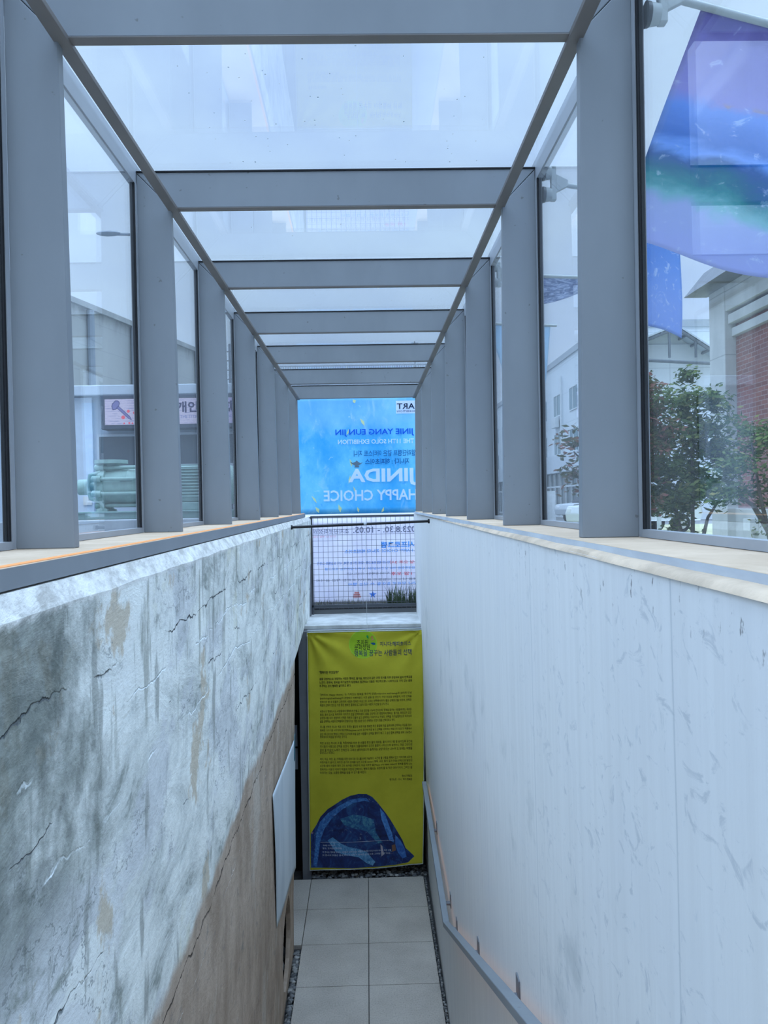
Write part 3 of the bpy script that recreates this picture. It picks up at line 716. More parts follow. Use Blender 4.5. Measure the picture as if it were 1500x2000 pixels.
letters([eline('JINIDA', 680,916,.70,950,.035)], 'lettering', iw, ex, ey, True)
letters([eline('HAPPY CHOICE', 632,958,.70,979.5,.02)], 'lettering', iw, ex, ey, True)
letters([('2023.8.30. - 10.05.', at(688,950,EY).x, .735*ES, at(750,1040,EY).z, at(750,1028,EY).z, .012)], 'lettering', idg, ex, ey, True)
letters([('조치원문화정원 전시실', -.98*ES, at(680,950,EY).x, at(640,1043,EY).z, at(640,1033,EY).z, .006)], 'lettering', idg, ex, ey, True)
letters([('오프닝 9월 2일 오후 3시', -.95*ES, at(655,950,EY).x, at(640,1050,EY).z, at(640,1046,EY).z, .006)], 'lettering', inkm('pale_red_ink', (.85,.5,.52)), ex, ey, True)
letters([eline('전시프로그램', 745,1058,.74,1070,.03)], 'lettering', il, ex, ey, True)
letters([eline('JINIDA HAPPY CHOICE', 745,1073,.84,1080,.01)], 'lettering', il, ex, ey, True)
letters([eline('지니다 해피초이스', 673,1073.5,.16,1081,.012)], 'lettering', il, ex, ey, True)
letters([eline('9월 2일 오후 3시', 763,1095,.80,1101,.012), eline('10월 1일 오후', 763,1117,.80,1123.5,.014)], 'lettering', ir, ex, ey, True)
letters([('지니의 체험프로그램 : 함께 만드는 행복, 나의 요술램프 그리기', at(617,950,EY).x, .31*ES, at(690,1102.5,EY).z, at(690,1096.5,EY).z, .012)], 'lettering', inkm('deep_sky_ink', (.04,.22,.62)), ex, ey, True)
letters([('조치원문화정원 야외 및 전시실에서 누구나 참여하는 프로그램', at(632,950,EY).x, .75*ES, at(690,1113,EY).z, at(690,1108,EY).z, .004), ('누구나 무료로 참여할 수 있는 행사', at(676,950,EY).x, .75*ES, at(690,1144,EY).z, at(690,1138,EY).z, .006)], 'lettering', il, ex, ey, True)
letters([('작가와 함께하는 이야기 시간', at(674,950,EY).x, .30*ES, at(690,1123,EY).z, at(690,1118,EY).z, .004), ('행복을 나누는 사람들과 음악이 흐르는 작은 음악회', at(615,950,EY).x, .75*ES, at(690,1135,EY).z, at(690,1130,EY).z, .004)], 'lettering', idg, ex, ey, True)
def strokes(pix, mat, name):
    mb = MB()
    for x0,y0,x1,y1,w_ in pix:
        a = at(x0,y0,EY); b = at(x1,y1,EY); d = (b-a).normalized(); s_ = Vector((-d.z,0,d.x))*w_; c_ = a.lerp(b,.55)
        mb.poly([(p.x,EY-.010,p.z) for p in (a, c_+s_, b, c_-s_*.5)])
    return mb.build(name, mat, ex)
strokes([(608,968,619,983,.018),(616,990,623,1002,.03),(661,985,665,1001,.03),(698,990,700,1001,.02),(703,817,712,832,.025),(681,838,677,850,.016),(683,896,687,912,.02),(684,928,681,945,.02),(750,990,745,1001,.02),(689,780,693,788,.03),(690,950,694,962,.014)], iy, 'yellow_strokes')
# magic-lamp silhouette above the lettering
mb = MB(); q = at(697,911,EY)
pts = [(-.075,.050),(-.045,.040),(-.02,.055),(.0,.075),(.02,.055),(.05,.045),(.085,.060),(.06,.030),(.02,.010),(.03,-.012),(-.03,-.012),(-.02,.010),(-.05,.028)]
mb.poly([(q.x-x_, EY-.013, q.z+z_) for x_, z_ in pts]); mb.build('lamp_silhouette', simple('lamp_print', (.10,.16,.22), .8, .05), ex)
mb = MB(); q = at(697,1162,EY)
for k in range(3): mb.box(q.x-.05+.01*k, q.x+.05-.01*k, EY-.012, EY-.010, q.z-.03+k*.025, q.z-.012+k*.025)
mb.build('emblem', inkm('coral_ink', (.80,.38,.36)), ex)
mb = MB(); q = at(728,1161,EY); mb.poly([(q.x+r_*_s(i*PI/5), EY-.012, q.z+r_*_c(i*PI/5)) for i, r_ in enumerate([.05,.02]*5)]); mb.build('emblem', inkm('star_ink', (.10,.30,.80)), ex)

# ------------------------------------------------------------------ sheet taped on the left wall, notices in the doorway
sheet = thing('paper_sheet', 'white paper sheet taped to the lower left wall beside the doorway', 'poster', (-.69, 6.3, 1.0))
def sh(u, v):
    tl, tr, br, bl = Vector((0,5.37,2.067)), Vector((0,7.29,1.903)), Vector((0,7.25,.78)), Vector((0,5.72,1.02))
    p = tl.lerp(tr,u).lerp(bl.lerp(br,u), v)
    z = p.z - .05*_s(u*PI)*(1-v)*0 - .02*_s(u*7)*v
    x = XWL(p.y, z) + .010 + .007*_s(u*5+1)*_s(v*4) + .012*v*u
    return Vector((x, p.y, z))
mb = MB(); mb.grid(sh, 30, 24); mb.build('sheet', cloth('white_paper', lambda t: t.mix(t.ramp(t.noise(2.5,4,.5,(1,1,.4)),.35,.65), (.62,.68,.72), (.74,.79,.82)), .1), sheet, thick=.0012)
mb = MB(); mb.grid(lambda u,v: sh(.93+.05*u, -.035+.20*v)+Vector((.003,0,0)), 4, 10); mb.build('blue_tape', simple('teal_tape', (.03,.16,.24), .6, .1), sheet, thick=.001)
pm_ = simple('grey_paper', (.36,.40,.48), .7, .06)
for za, zb, lb in ((1.325,1.555,'upper grey notice on the dark wall inside the doorway'), (1.075,1.300,'lower grey notice on the dark wall inside the doorway')):
    mb = MB(); mb.box(-1.02,-.802,8.985,8.998,za,zb); tag(mb.build('notice', pm_), lb, 'notice', 'notices inside the doorway')

# ------------------------------------------------------------------ flags clamped outside the right glass
M['plastic'] = simple('grey_green_plastic', (.42,.46,.45), .5, .08); M['cup'] = simple('dark_suction_rubber', (.03,.035,.035), .35, .1)
def clamp(Y, zc, tana, label, L=.63):
    X0 = .702
    t_ = thing('flag_bracket', label, 'flag bracket', (X0, Y, zc), 'flag brackets on the right glass')
    for dz in (-.042, .042):
        mb = MB(); mb.cyl((X0,Y,zc+dz),(X0+.010,Y,zc+dz),.031,.029,20); cupo = mb.build('suction_cup', M['cup'], t_, smooth=True)
        mb = MB(); mb.cyl((X0+.009,Y,zc+dz),(X0+.034,Y,zc+dz),.028,.024,20); mb.build('cup_housing', M['plastic'], cupo, smooth=True)
    mb = MB(); mb.box(X0+.032,X0+.052,Y-.014,Y+.014,zc-.066,zc+.066); mb.build('back_plate', M['plastic'], t_, bevel=.003)
    mb = MB(); mb.prism([(X0+.052,zc-.035),(X0+.052,zc+.035),(X0+.098,zc+.012),(X0+.098,zc-.012)], 'y', Y-.009, Y+.009); mb.build('gusset', M['plastic'], t_, bevel=.002)
    e = Vector((X0+L, Y+tana*(L-.05), zc-.032*L)); mb = MB(); mb.cyl((X0+.06,Y,zc), e, .0095, n=12); mb.build('pole', M['plastic'], t_, smooth=True)
def flag(corners, label, mat, seed=0, wav=.02):
    tl, tr, br, bl = [Vector(c) for c in corners]
    def fn(u, v):
        p = tl.lerp(tr,u).lerp(bl.lerp(br,u), v)
        k = wav*v; return p + Vector((0, k*_s(u*5+v*6+seed), k*.6*_s(u*7+seed)*(1 if v > .2 else v*5)))
    mb = MB(); mb.grid(fn, 24, 36)
    # sleeve round the pole
    return tag(mb.build('flag', mat, thick=.0015), label, 'flag', 'painted flags beside the right glass')
def flag_art(t):
    u = t.xyz('UV'); v = t.math('ADD', u[1], t.math('MULTIPLY', t.math('SUBTRACT', t.noise(3.2,6,.6,(1,1.8,1),src='UV',dist=.6), .5), .22))
    c = t.cramp(v, [(.0,(.22,.20,.45)),(.08,(.36,.34,.62)),(.28,(.44,.42,.72)),(.33,(.24,.44,.80)),(.46,(.10,.30,.66)),(.52,(.30,.52,.86)),(.56,(.08,.24,.50)),(.61,(.05,.30,.42)),(.66,(.08,.42,.45)),(.72,(.30,.60,.62)),(.78,(.52,.58,.78)),(1.0,(.54,.58,.82))])
    st = t.noise(5,8,.62,(1,1.6,1),src='UV',dist=2.2); c = t.mix(t.ramp(st,.58,.68,0,.55), c, (.78,.85,.92))
    bl = t.noise(4,3,.5,(1,3,1),src='UV',off=(3,1,0)); k = t.math('MULTIPLY', t.ramp(bl,.60,.66), t.math('MULTIPLY', t.ramp(u[1],.28,.33), t.ramp(u[1],.42,.37)))
    return t.mix(k, c, (.70,.42,.20))
def flag_blue(t):
    st = t.noise(9,6,.6,src='UV',dist=2.4); v = t.xyz('UV')[1]
    c = t.mix(t.ramp(v,.3,.9), (.20,.42,.80), (.40,.54,.86)); return t.mix(t.ramp(st,.55,.68,0,.7), c, (.75,.82,.93))
def flag_grey(t):
    st = t.noise(6,6,.6,src='UV',dist=2); return t.mix(t.ramp(st,.4,.65), (.20,.26,.42), (.62,.68,.82))
def flag_sky(t):
    st = t.noise(3,6,.6,src='UV'); return t.mix(t.ramp(st,.3,.7), (.60,.82,1.0), (.74,.90,1.0))
FA, FB, FG, FS = [cloth(n_, f_, .5) for n_, f_ in (('painted_flag', flag_art), ('blue_flag', flag_blue), ('grey_flag', flag_grey), ('sky_flag', flag_sky))]
zc = EZ+1.222
clamp(2.02, zc, .33, 'flag bracket with two suction cups nearest the camera', .82)
clamp(3.20, zc, .33, 'flag bracket seen just right of the second right-hand post')
clamp(4.52, zc+.012, .03, 'flag bracket third from the camera, cups seen edge-on')
clamp(5.68, zc, .03, 'flag bracket farthest from the camera, holding the sky-blue flag')
h_ = lambda X, Y, h: (X, Y, EZ+h)
flag([h_(.855,2.055,1.215), h_(1.47,2.256,1.197), h_(1.47,2.80,.715), h_(.855,2.78,.885)], 'large purple, blue and green painted flag nearest the camera', FA, 0, .02)
flag([h_(.855,3.235,1.215), h_(1.30,3.375,1.203), h_(1.315,3.40,.655), h_(.96,3.46,.80)], 'blue painted flag with white swirls behind the nearest flag', FB, 2, .015)
flag([h_(.86,4.53,1.23), h_(1.29,4.54,1.21), h_(1.32,4.75,1.20), h_(.93,4.92,1.135)], 'grey-blue flag blown nearly flat under the third bracket', FG, 1, .012)
flag([h_(.86,5.69,1.215), h_(1.29,5.70,1.20), h_(1.25,5.78,.645), h_(1.03,5.78,.70)], 'plain sky-blue flag farthest along the right glass', FS, 4, .01)

# ------------------------------------------------------------------ right side: brick hall, trees, white building, cars
def brick_mat():
    t = NT('old_brick'); o = t.xyz(); cv = t.n('ShaderNodeCombineXYZ'); t.link(o[1], cv.inputs[0]); t.link(o[2], cv.inputs[1])
    b = t.n('ShaderNodeTexBrick'); t.link(cv.outputs[0], b.inputs['Vector']); b.inputs['Scale'].default_value = 1.0
    b.inputs['Brick Width'].default_value = .24; b.inputs['Row Height'].default_value = .085; b.inputs['Mortar Size'].default_value = .007
    b.inputs['Color1'].default_value = (.20,.075,.065,1); b.inputs['Color2'].default_value = (.28,.11,.09,1); b.inputs['Mortar'].default_value = (.33,.25,.235,1)
    c = t.mix(t.ramp(t.noise(.9,5,.6),.4,.7,0,.5), b.outputs['Color'], (.20,.12,.12)); t.principled(c, .9); return t.m
M['brick'] = brick_mat()
def pale_concrete():
    t = NT('pale_concrete'); n1 = t.noise(1.2,6,.6,(1,1,.5)); c = t.mix(t.ramp(n1,.3,.7), (.42,.43,.43), (.56,.57,.56)); z = t.xyz()[2]
    fz = t.math('ABSOLUTE', t.math('SUBTRACT', t.math('FRACT', t.math('DIVIDE', z, 1.22)), .5)); c = t.mix(t.ramp(fz,.012,.004,0,.6), c, (.22,.23,.23)); t.principled(c,.85); return t.m
M['pconc'] = pale_concrete()
hall = thing('brick_hall', 'old red brick hall with concrete corner column beyond the right glass', 'building', (9, 14, GZ))
XB, XC = 7.24, 7.02
mb = MB(); mb.box(XB, XB+8, 2, 16.6, GZ+1.0, 8.2); mb.build('brick_wall', M['brick'], hall)
mb = MB(); mb.box(XB-.06, XB+8, 2, 16.5, GZ, GZ+1.02); mb.build('base_wall', M['pconc'], hall, bevel=.02)
for Y in (16.0, 10.2, 4.4): mb = MB(); mb.box(XC, XB+.3, Y, Y+.72, GZ, 8.05); mb.build('column', M['pconc'], hall, bevel=.015)
mb = MB()
mb.box(XC+.02, XB+.3, 2, 16.72, 7.55, 8.06); mb.build('cornice_beam', M['pconc'], hall, bevel=.01)
for k, (dx, z0, z1) in enumerate(((.06,7.30,7.48), (.13,7.06,7.22))):
    mb = MB(); mb.box(XC+dx, XB+.2, 2, 15.99, z0, z1); mb.build('cornice_band', M['pconc'], hall, bevel=.01)
mb = MB(); mb.prism([(XC-.42,8.05),(XC+.0,8.55),(XB+8,10.5),(XB+8,10.3),(XC+.05,8.05)], 'y', 2, 16.95); mb.build('roof', simple('dark_roof_metal', (.16,.17,.19), .5, .1), hall)
mb = MB(); mb.box(XB-.04, XB+.02, 8.2, 9.6, 4.6, 7.0); mb.build('window', simple('dark_window', (.05,.06,.07), .2, .1), hall)
bx = thing('meter_box', 'small pale electrical box with conduit on the brick hall base', 'electrical box', (7.15, 15.1, 3.7))
q = at(1451, 1026, 15.2); xw = XB-.06
mb = MB(); mb.box(xw-.16, xw-.001, 15.05, 15.33, q.z-.10, q.z+.12); mb.build('case', simple('pale_grey_box', (.62,.64,.64), .5, .05), bx, bevel=.01)
mb = MB(); mb.tube([(xw-.05,15.2,q.z-.10),(xw-.05,15.2,q.z-.35),(xw-.06,15.18,q.z-.6),(xw-.06,15.16,GZ+.021)], .02, 8); mb.build('conduit', simple('white_conduit', (.7,.7,.7), .5, .05), bx)

def leaf_mat(name, cols):
    t = NT(name); g = t.n('ShaderNodeNewGeometry'); c = t.cramp(g.outputs['Random Per Island'], cols)
    d = t.n('ShaderNodeBsdfDiffuse'); tr = t.n('ShaderNodeBsdfTranslucent'); mx = t.n('ShaderNodeMixShader'); mx.inputs[0].default_value = .3
    t.link(c, d.inputs[0]); t.link(c, tr.inputs[0]); t.link(d.outputs[0], mx.inputs[1]); t.link(tr.outputs[0], mx.inputs[2]); t.link(mx.outputs[0], t.out.inputs[0]); return t.m
green = leaf_mat('green_leaves', [(0,(.045,.08,.03)),(.5,(.10,.15,.05)),(.9,(.18,.24,.08)),(1,(.3,.28,.10))])
rusty = leaf_mat('rusty_leaves', [(0,(.05,.06,.025)),(.5,(.10,.10,.04)),(.8,(.20,.10,.07)),(1,(.28,.12,.10))])
bark = simple('bark', (.10,.085,.07), .9, .3, 12)
def tree(label, base, stems, blobs, mat, leaf=.06, per=1900):
    t_ = thing('tree', label, 'tree', base, 'small trees on the lawn'); b = Vector(base)
    for st in stems:
        pts = [b+Vector(p) for p in st]; n_ = len(pts)
        mb = MB(); mb.tube(pts, [.055*(1-.8*i/(n_-1)) for i in range(n_)], 8); mb.build('trunk', bark, t_, smooth=True)
    mb = MB()
    for (cx_,cy_,cz_,rx,rz) in blobs:
        nc = max(5, int(34*rx*rz/.4))
        for _c2 in range(nc):
            d = Vector((R.gauss(0,1),R.gauss(0,1),R.gauss(0,1))).normalized()*(R.random()**.4)*1.12
            q0_ = b + Vector((cx_+d.x*rx, cy_+d.y*rx, cz_+d.z*rz)); cr = R.uniform(.07,.17)
            for _ in range(int(per*rx*rz*3/nc)):
                p = q0_ + Vector((R.gauss(0,1)*cr, R.gauss(0,1)*cr, R.gauss(0,.7)*cr)); a = Vector((R.gauss(0,1),R.gauss(0,1),R.gauss(0,.5))).normalized(); c_ = a.orthogonal().normalized()
                l = leaf*R.uniform(.6,1.2); mb.poly([p-a*l, p+c_*l*.45+Vector((0,0,l*.1)), p+a*l, p-c_*l*.45])
    mb.build('crown', mat, t_)
def tp(px, Y): p = at(px, 990, Y); return (p.x, Y, GZ+.02)
tree('leafy green multi-stem tree on the lawn in front of the brick hall column', tp(1352,13.2), [[(-.05,0,0),(-.12,0,.4),(-.3,.1,1.3),(-.5,.1,2.2)], [(0,0,0),(0,0,.5),(.05,.1,1.4),(.0,0,2.6)], [(.08,0,0),(.12,0,.4),(.25,0,.9),(.75,-.1,1.7)]],
     [(-.15,0,1.55,.62,.70),(.20,0,2.1,.55,.55),(-.35,.1,2.45,.5,.5),(.1,0,2.85,.4,.35),(.0,0,1.25,.42,.28),(.55,0,1.5,.28,.25),(-.6,0,1.7,.35,.6)], green)
tree('tree with reddish leaf tips half hidden behind the first right-hand post', tp(1215,12.4), [[(0,0,0),(.03,0,.8),(.2,0,1.8),(.45,0,2.9)], [(0,0,0),(-.1,0,1.0),(-.4,0,1.6),(-.72,0,1.95)], [(-.3,0,1.4),(-.6,0,1.55),(-.78,0,1.6)]],
     [(.15,0,2.1,.42,.7),(.42,0,2.75,.22,.3),(.1,0,1.3,.4,.5),(-.62,0,2.05,.20,.18),(-.68,0,1.68,.16,.12),(-.70,0,1.40,.14,.05),(.5,0,2.2,.25,.4)], rusty)
tree('small green tree close to the brick wall at the right edge', tp(1470,12.0), [[(.3,0,0),(.25,0,.6),(.1,0,1.3),(0,0,2.0)], [(.25,0,.7),(.0,0,1.1),(-.3,0,1.3)]],
     [(.15,0,2.0,.34,.26),(-.05,0,1.65,.36,.22),(.25,0,1.35,.3,.22),(-.35,0,1.3,.2,.14),(.3,0,.85,.15,.14)], green, .05, 2000)

# white panelled building
def panel_mat():
    t = NT('white_panels'); o = t.xyz()
    c = t.mix(t.ramp(t.noise(.15,3),.3,.7), (.66,.72,.76), (.74,.79,.82))
    for ch, p in ((o[2],2.05),(o[1],2.4)):
        f = t.math('ABSOLUTE', t.math('SUBTRACT', t.math('FRACT', t.math('DIVIDE', ch, p)), .5)); c = t.mix(t.ramp(f,.012,.004,0,.55), c, (.36,.41,.45))
    t.principled(c,.5); return t.m
def panel_mat2():
    t = NT('white_panels_front'); o = t.xyz()
    c = t.mix(t.ramp(t.noise(.15,3),.3,.7), (.66,.72,.76), (.74,.79,.82))
    for ch, p in ((o[2],2.05),(o[0],2.3)):
        f = t.math('ABSOLUTE', t.math('SUBTRACT', t.math('FRACT', t.math('DIVIDE', ch, p)), .5)); c = t.mix(t.ramp(f,.012,.004,0,.55), c, (.36,.41,.45))
    t.principled(c,.5); return t.m
wb = thing('panel_building', 'white panelled three storey building beyond the lawn on the right', 'building', (18, 60, GZ))
XW = 13.8
pm1 = panel_mat(); wmat = simple('teal_window_glass', (.16,.25,.28), .15, .1, .5); frm = simple('white_frame', (.70,.74,.76), .5, .05)
mb = MB(); mb.box(XW, 34, 46.6, 100, 6.6, 13.6); mb.build('upper_wall', pm1, wb)
mb = MB(); mb.box(XW-.15, 34, 46.4, 100, 5.9, 7.1); mb.build('canopy_band', simple('pale_band', (.60,.65,.70), .5, .05), wb)
mb = MB(); mb.box(XW-.1, 34, 46.5, 100, 13.6, 14.0); mb.build('parapet', simple('grey_coping', (.40,.44,.47), .5, .05), wb)
for zi in (9.95, 7.2):
    for k in range(11):
        Y = 49.0 + k*4.6; mb = MB(); mb.box(XW-.03, XW+.05, Y, Y+2.0, zi, zi+1.5); wo = mb.build('window', wmat, wb)
        mb = MB(); mb.box(XW-.06, XW-.031, Y+.95, Y+1.05, zi, zi+1.5).box(XW-.06,XW-.031,Y,Y+2,zi+1.45,zi+1.52).box(XW-.06,XW-.031,Y,Y+2,zi-.06,zi+.01); mb.build('window_frame', frm, wo)
        if zi > 9 and k % 2 == 0:
            mb = MB(); mb.box(XW-.35, XW-.07, Y+.3, Y+1.6, zi-.85, zi-.15); mb.build('air_conditioner', simple('ac_white', (.66,.70,.72), .5, .05), wb, bevel=.02)
mb = MB(); mb.cyl((XW-.12,57.6,7.1),(XW-.12,57.6,12.6),.07,n=8); mb.build('drainpipe', frm, wb)
mb = MB(); mb.box(XW+.3, 34, 46.6, 100, GZ, 5.95); mb.build('shopfront', simple('dark_shop_glass', (.07,.10,.11), .12, .2, .4), wb)
mb = MB()
for k in range(34): Y = 46.8+k*1.6; mb.box(XW+.2, XW+.3, Y, Y+.10, GZ, 5.95)
mb.box(XW+.2, XW+.3, 46.6, 100, 4.85, 4.97); mb.box(XW+.2,XW+.3,46.6,100,GZ,GZ+.12); mb.build('mullions', frm, wb)
mb = MB(); mb.box(XW, 34, 46.48, 46.60, GZ, 12.6); mb.build('end_wall', panel_mat2(), wb)
# glazed truss roof over the near end
tg = NT('frosted_roof_glass'); tg.principled((.50,.56,.60), .3)
ya, yb = 45.2, 54.0
L0, L1, AP = at(1205,680,ya), at(1412,690,ya), at(1322,632,ya)
mb = MB(); mb.prism([(L0.x,L0.z),(AP.x,AP.z),(L1.x,L1.z),(L1.x,L1.z-.10),(AP.x,AP.z-.10),(L0.x,L0.z-.10)], 'y', ya, yb); rf = mb.build('glazed_roof', tg.m, wb)
mb = MB(); ss = simple('truss_steel', (.16,.18,.20), .5, .1)
for Y in (ya+.1, ya+2.6, ya+5.2, ya+7.8):
    for a, b in ((L0,AP),(AP,L1),(Vector((L0.x,0,L0.z-.35)),Vector((L1.x,0,L1.z-.35)))):
        mb.cyl((a.x,Y,a.z-.22),(b.x,Y,b.z-.22),.09,n=6)
    for f in (.25,.5,.75):
        x_ = L0.x+(L1.x-L0.x)*f; zt = AP.z - abs(x_-AP.x)*.52; mb.cyl((x_,Y,L0.z-.55),(x_,Y,zt-.25),.07,n=6)
for f in (0,.25,.5,.75,1):
    for a, b in ((L0,AP),(L1,AP)): p = a.lerp(b,f); mb.cyl((p.x,ya,p.z-.18),(p.x,yb,p.z-.18),.07,n=6)
mb.build('roof_truss', ss, wb)
mb = MB(); mb.box(L0.x+.4,L0.x+.8,ya+1.0,ya+1.4,12.55,L0.z-.2).box(L1.x-.8,L1.x-.4,ya+1.5,ya+1.9,GZ,L1.z-.2); mb.build('roof_support', frm, wb)

# cars
def car(label, body_col, loc, rz):
    t_ = thing('car', label, 'car', loc); paint = simple('car_paint', body_col, .3, .03, 1, spec=.6)
    gl_ = simple('car_glass', (.03,.04,.05), .08, .1); blk = simple('tyre', (.015,.015,.015), .8, .1); rim_ = simple('alloy', (.5,.5,.52), .35, .05, metal=.8)
    def B(mb, name, mat, par=t_, **k):
        o = mb.build(name, mat, None, **k); o.parent = par; return o
    prof = [(-2.2,.45),(-2.25,.75),(-2.15,1.0),(-1.3,1.08),(1.9,1.10),(2.2,1.02),(2.28,.7),(2.2,.42)]
    mb = MB(); mb.loft([[(x_,-.84,z_) for x_,z_ in prof], [(x_,-.92,z_+.0) for x_,z_ in prof], [(x_,.92,z_) for x_,z_ in prof], [(x_,.84,z_) for x_,z_ in prof]]); B(mb,'body',paint,bevel=.05)
    cab = [(-1.35,1.07),(-.55,1.62),(1.55,1.68),(2.1,1.09)]
    mb = MB(); mb.loft([[(x_,-.80+(z_-1.07)*.18,z_) for x_,z_ in cab], [(x_,.80-(z_-1.07)*.18,z_) for x_,z_ in cab]]); cb = B(mb,'cabin',paint,bevel=.04)
    for s in (-1,1):
        for w4 in ([(-1.1,1.12),(-.50,1.55),(.15,1.58),(.15,1.12)], [(.25,1.12),(.25,1.58),(1.0,1.6),(1.1,1.12)], [(1.2,1.12),(1.12,1.6),(1.5,1.6),(1.85,1.14)]):
            mb = MB(); mb.loft([[(x_,s*(.815-(z_-1.07)*.18),z_) for x_,z_ in w4], [(x_,s*(.78-(z_-1.07)*.18),z_) for x_,z_ in w4]]); B(mb,'side_window',gl_)
        for x_ in (-1.35,1.4):
            mb = MB(); mb.cyl((x_,s*.70,.34),(x_,s*.93,.34),.34,n=24); wh = B(mb,'wheel',blk,smooth=True)
            mb = MB(); mb.cyl((x_,s*.90,.34),(x_,s*.945,.34),.21,n=18); o = B(mb,'rim',rim_,smooth=True); o.parent = wh
        mb = MB(); mb.box(-2.24,-2.1,s*.62-.16,s*.62+.16,.78,.92); B(mb,'headlight',simple('lamp_lens',(.8,.82,.85),.1,.02),bevel=.02)
        mb = MB(); mb.box(2.16,2.28,s*.70-.1,s*.70+.1,.8,1.0); B(mb,'tail_light',simple('red_lens',(.4,.02,.02),.2,.02),bevel=.02)
        mb = MB(); mb.box(-.85,-.65,s*.95-.09,s*.95+.09,1.12,1.26); B(mb,'mirror',paint,bevel=.02)
    mb = MB(); mb.loft([[(-1.30,y_,1.13) for y_ in (-.68,.68)]+[(-.62,y_,1.58) for y_ in (.6,-.6)], [(-1.36,y_,1.13) for y_ in (-.68,.68)]+[(-.66,y_,1.60) for y_ in (.6,-.6)]]); B(mb,'windscreen',gl_)
    t_.rotation_euler = (0,0,rz)
p = at(1118,1008,48); car('silver estate car parked in front of the white building', (.50,.54,.58), (p.x+.6,44.5,GZ), math.radians(18))
p = at(1268,1010,30); car('white car half hidden by the tree beside the grey post', (.66,.70,.73), (p.x-.6,30,GZ), math.radians(12))
bs = thing('banner_stand', 'white upright banner stand in front of the dark shopfront', 'banner stand', (at(1072,1000,50).x, 46, GZ)); q = at(1073,1000,46)
mb = MB(); mb.box(q.x-.36,q.x+.36,45.98,46.0,GZ+.1,GZ+1.75); mb.build('print', simple('white_print', (.68,.72,.74), .6, .1, 3), bs)
mb = MB(); mb.cyl((q.x-.36,46.06,GZ),(q.x+.3,46.02,GZ+1.75),.02).cyl((q.x+.36,46.06,GZ),(q.x-.3,46.02,GZ+1.75),.02); mb.build('x_frame', M['steel_dark'], bs)
q = at(1287,1000,26); mb = MB(); mb.cyl((q.x,26,GZ),(q.x,26,at(1287,937,26).z),.07,.07,12).sphere((q.x,26,at(1287,937,26).z),.075,2)
tag(mb.build('bollard_post', simple('pale_grey_post', (.50,.55,.58), .5, .06), smooth=True), 'pale grey round post on the far edge of the lawn', 'post')

# ------------------------------------------------------------------ left side: annex, LED sign, pump, warehouse, lamp
annex = thing('annex_building', 'low blue-grey annex with flat eave behind the green pump', 'building', (-6, 20, GZ))
def annex_wall():
    t = NT('blue_grey_cladding'); o = t.xyz(); c = t.mix(t.ramp(t.noise(.4,4),.3,.7), (.40,.47,.56), (.47,.54,.63))
    f = t.math('ABSOLUTE', t.math('SUBTRACT', t.math('FRACT', t.math('DIVIDE', o[0], 1.0)), .5)); c = t.mix(t.ramp(f,.012,.004,0,.4), c, (.28,.33,.40)); t.principled(c,.6); return t.m
mb = MB(); mb.box(-11.2,-2.9,20,24.4,GZ,6.62); mb.build('wall', annex_wall(), annex)
mb = MB(); mb.box(-11.3,-2.7,19.7,24.6,6.62,6.86); mb.build('eave', simple('pale_eave', (.55,.60,.66), .5, .05), annex, bevel=.02)
wdk = simple('annex_window_glass', (.07,.09,.11), .15, .1, .4); wfr = simple('annex_frame', (.45,.50,.56), .5, .05)
for x0, x1, z0, z1 in ((-6.36,-5.0,4.55,5.66), (-4.75,-3.95,4.98,5.68), (-3.86,-3.15,4.98,5.68), (-4.75,-4.2,3.4,4.75), (-4.05,-3.2,3.4,4.75), (-10.6,-9.2,4.3,5.6)):
    mb = MB(); mb.box(x0,x1,19.96,20.02,z0,z1); wo = mb.build('window', wdk, annex)
    mb = MB(); mb.box(x0-.05,x1+.05,19.93,19.97,z1,z1+.06).box(x0-.05,x1+.05,19.93,19.97,z0-.06,z0).box(x0-.05,x0,19.93,19.97,z0,z1).box(x1,x1+.05,19.93,19.97,z0,z1); mb.build('window_frame', wfr, wo)
mb = MB(); mb.box(-6.95,-6.5,19.9,20.0,GZ,6.6); mb.build('pilaster', simple('pale_pilaster', (.58,.65,.74), .6, .05), annex)
q = at(172,978,19.9); mb = MB(); mb.box(q.x-.10,q.x+.10,19.86,19.895,q.z-.10,q.z+.10); tag(mb.build('notice', simple('cream_notice', (.68,.66,.62), .6, .05)), 'small cream square notice on the annex pilaster left of the pump', 'notice')
mb = MB(); mb.box(-5.06,-4.98,19.62,19.70,6.64,6.84).cyl((-5.02,19.62,6.78),(-5.02,19.40,6.86),.04,n=8).box(-5.09,-4.95,19.36,19.50,6.80,6.95)
tag(mb.build('camera_bracket', M['steel_dark']), 'dark bracket fixed on the annex eave above the lit sign', 'bracket')
# LED sign
led = thing('display_sign', 'lit electronic sign with hammer picture and Korean letters on the annex', 'sign', (-4.7, 19.7, 5.85))
a, b = at(200,772,19.7), at(462,838,19.7); zt, zb = 6.60, 5.80
mb = MB(); mb.box(a.x,b.x,19.55,19.99,zb,zt); mb.build('case', simple('dark_blue_case', (.06,.07,.10), .5, .1), led, bevel=.02)
def screen_mat():
    t = NT('lit_screen'); o = t.xyz(); l = t.math('FRACT', t.math('MULTIPLY', o[2], 17.0)); n1 = t.noise(9,4,.7,(.6,1,5))
    c = t.mix(t.math('MULTIPLY', t.ramp(l,.35,.65), t.ramp(n1,.45,.6)), (.62,.66,1.0), (.36,.42,.80)); c = t.mix(t.ramp(o[0],-3.6,-3.0,0,.5), c, (.40,.42,1.0))
    e = t.n('ShaderNodeEmission'); t.link(c, e.inputs[0]); e.inputs[1].default_value = .95; t.link(e.outputs[0], t.out.inputs[0]); return t.m
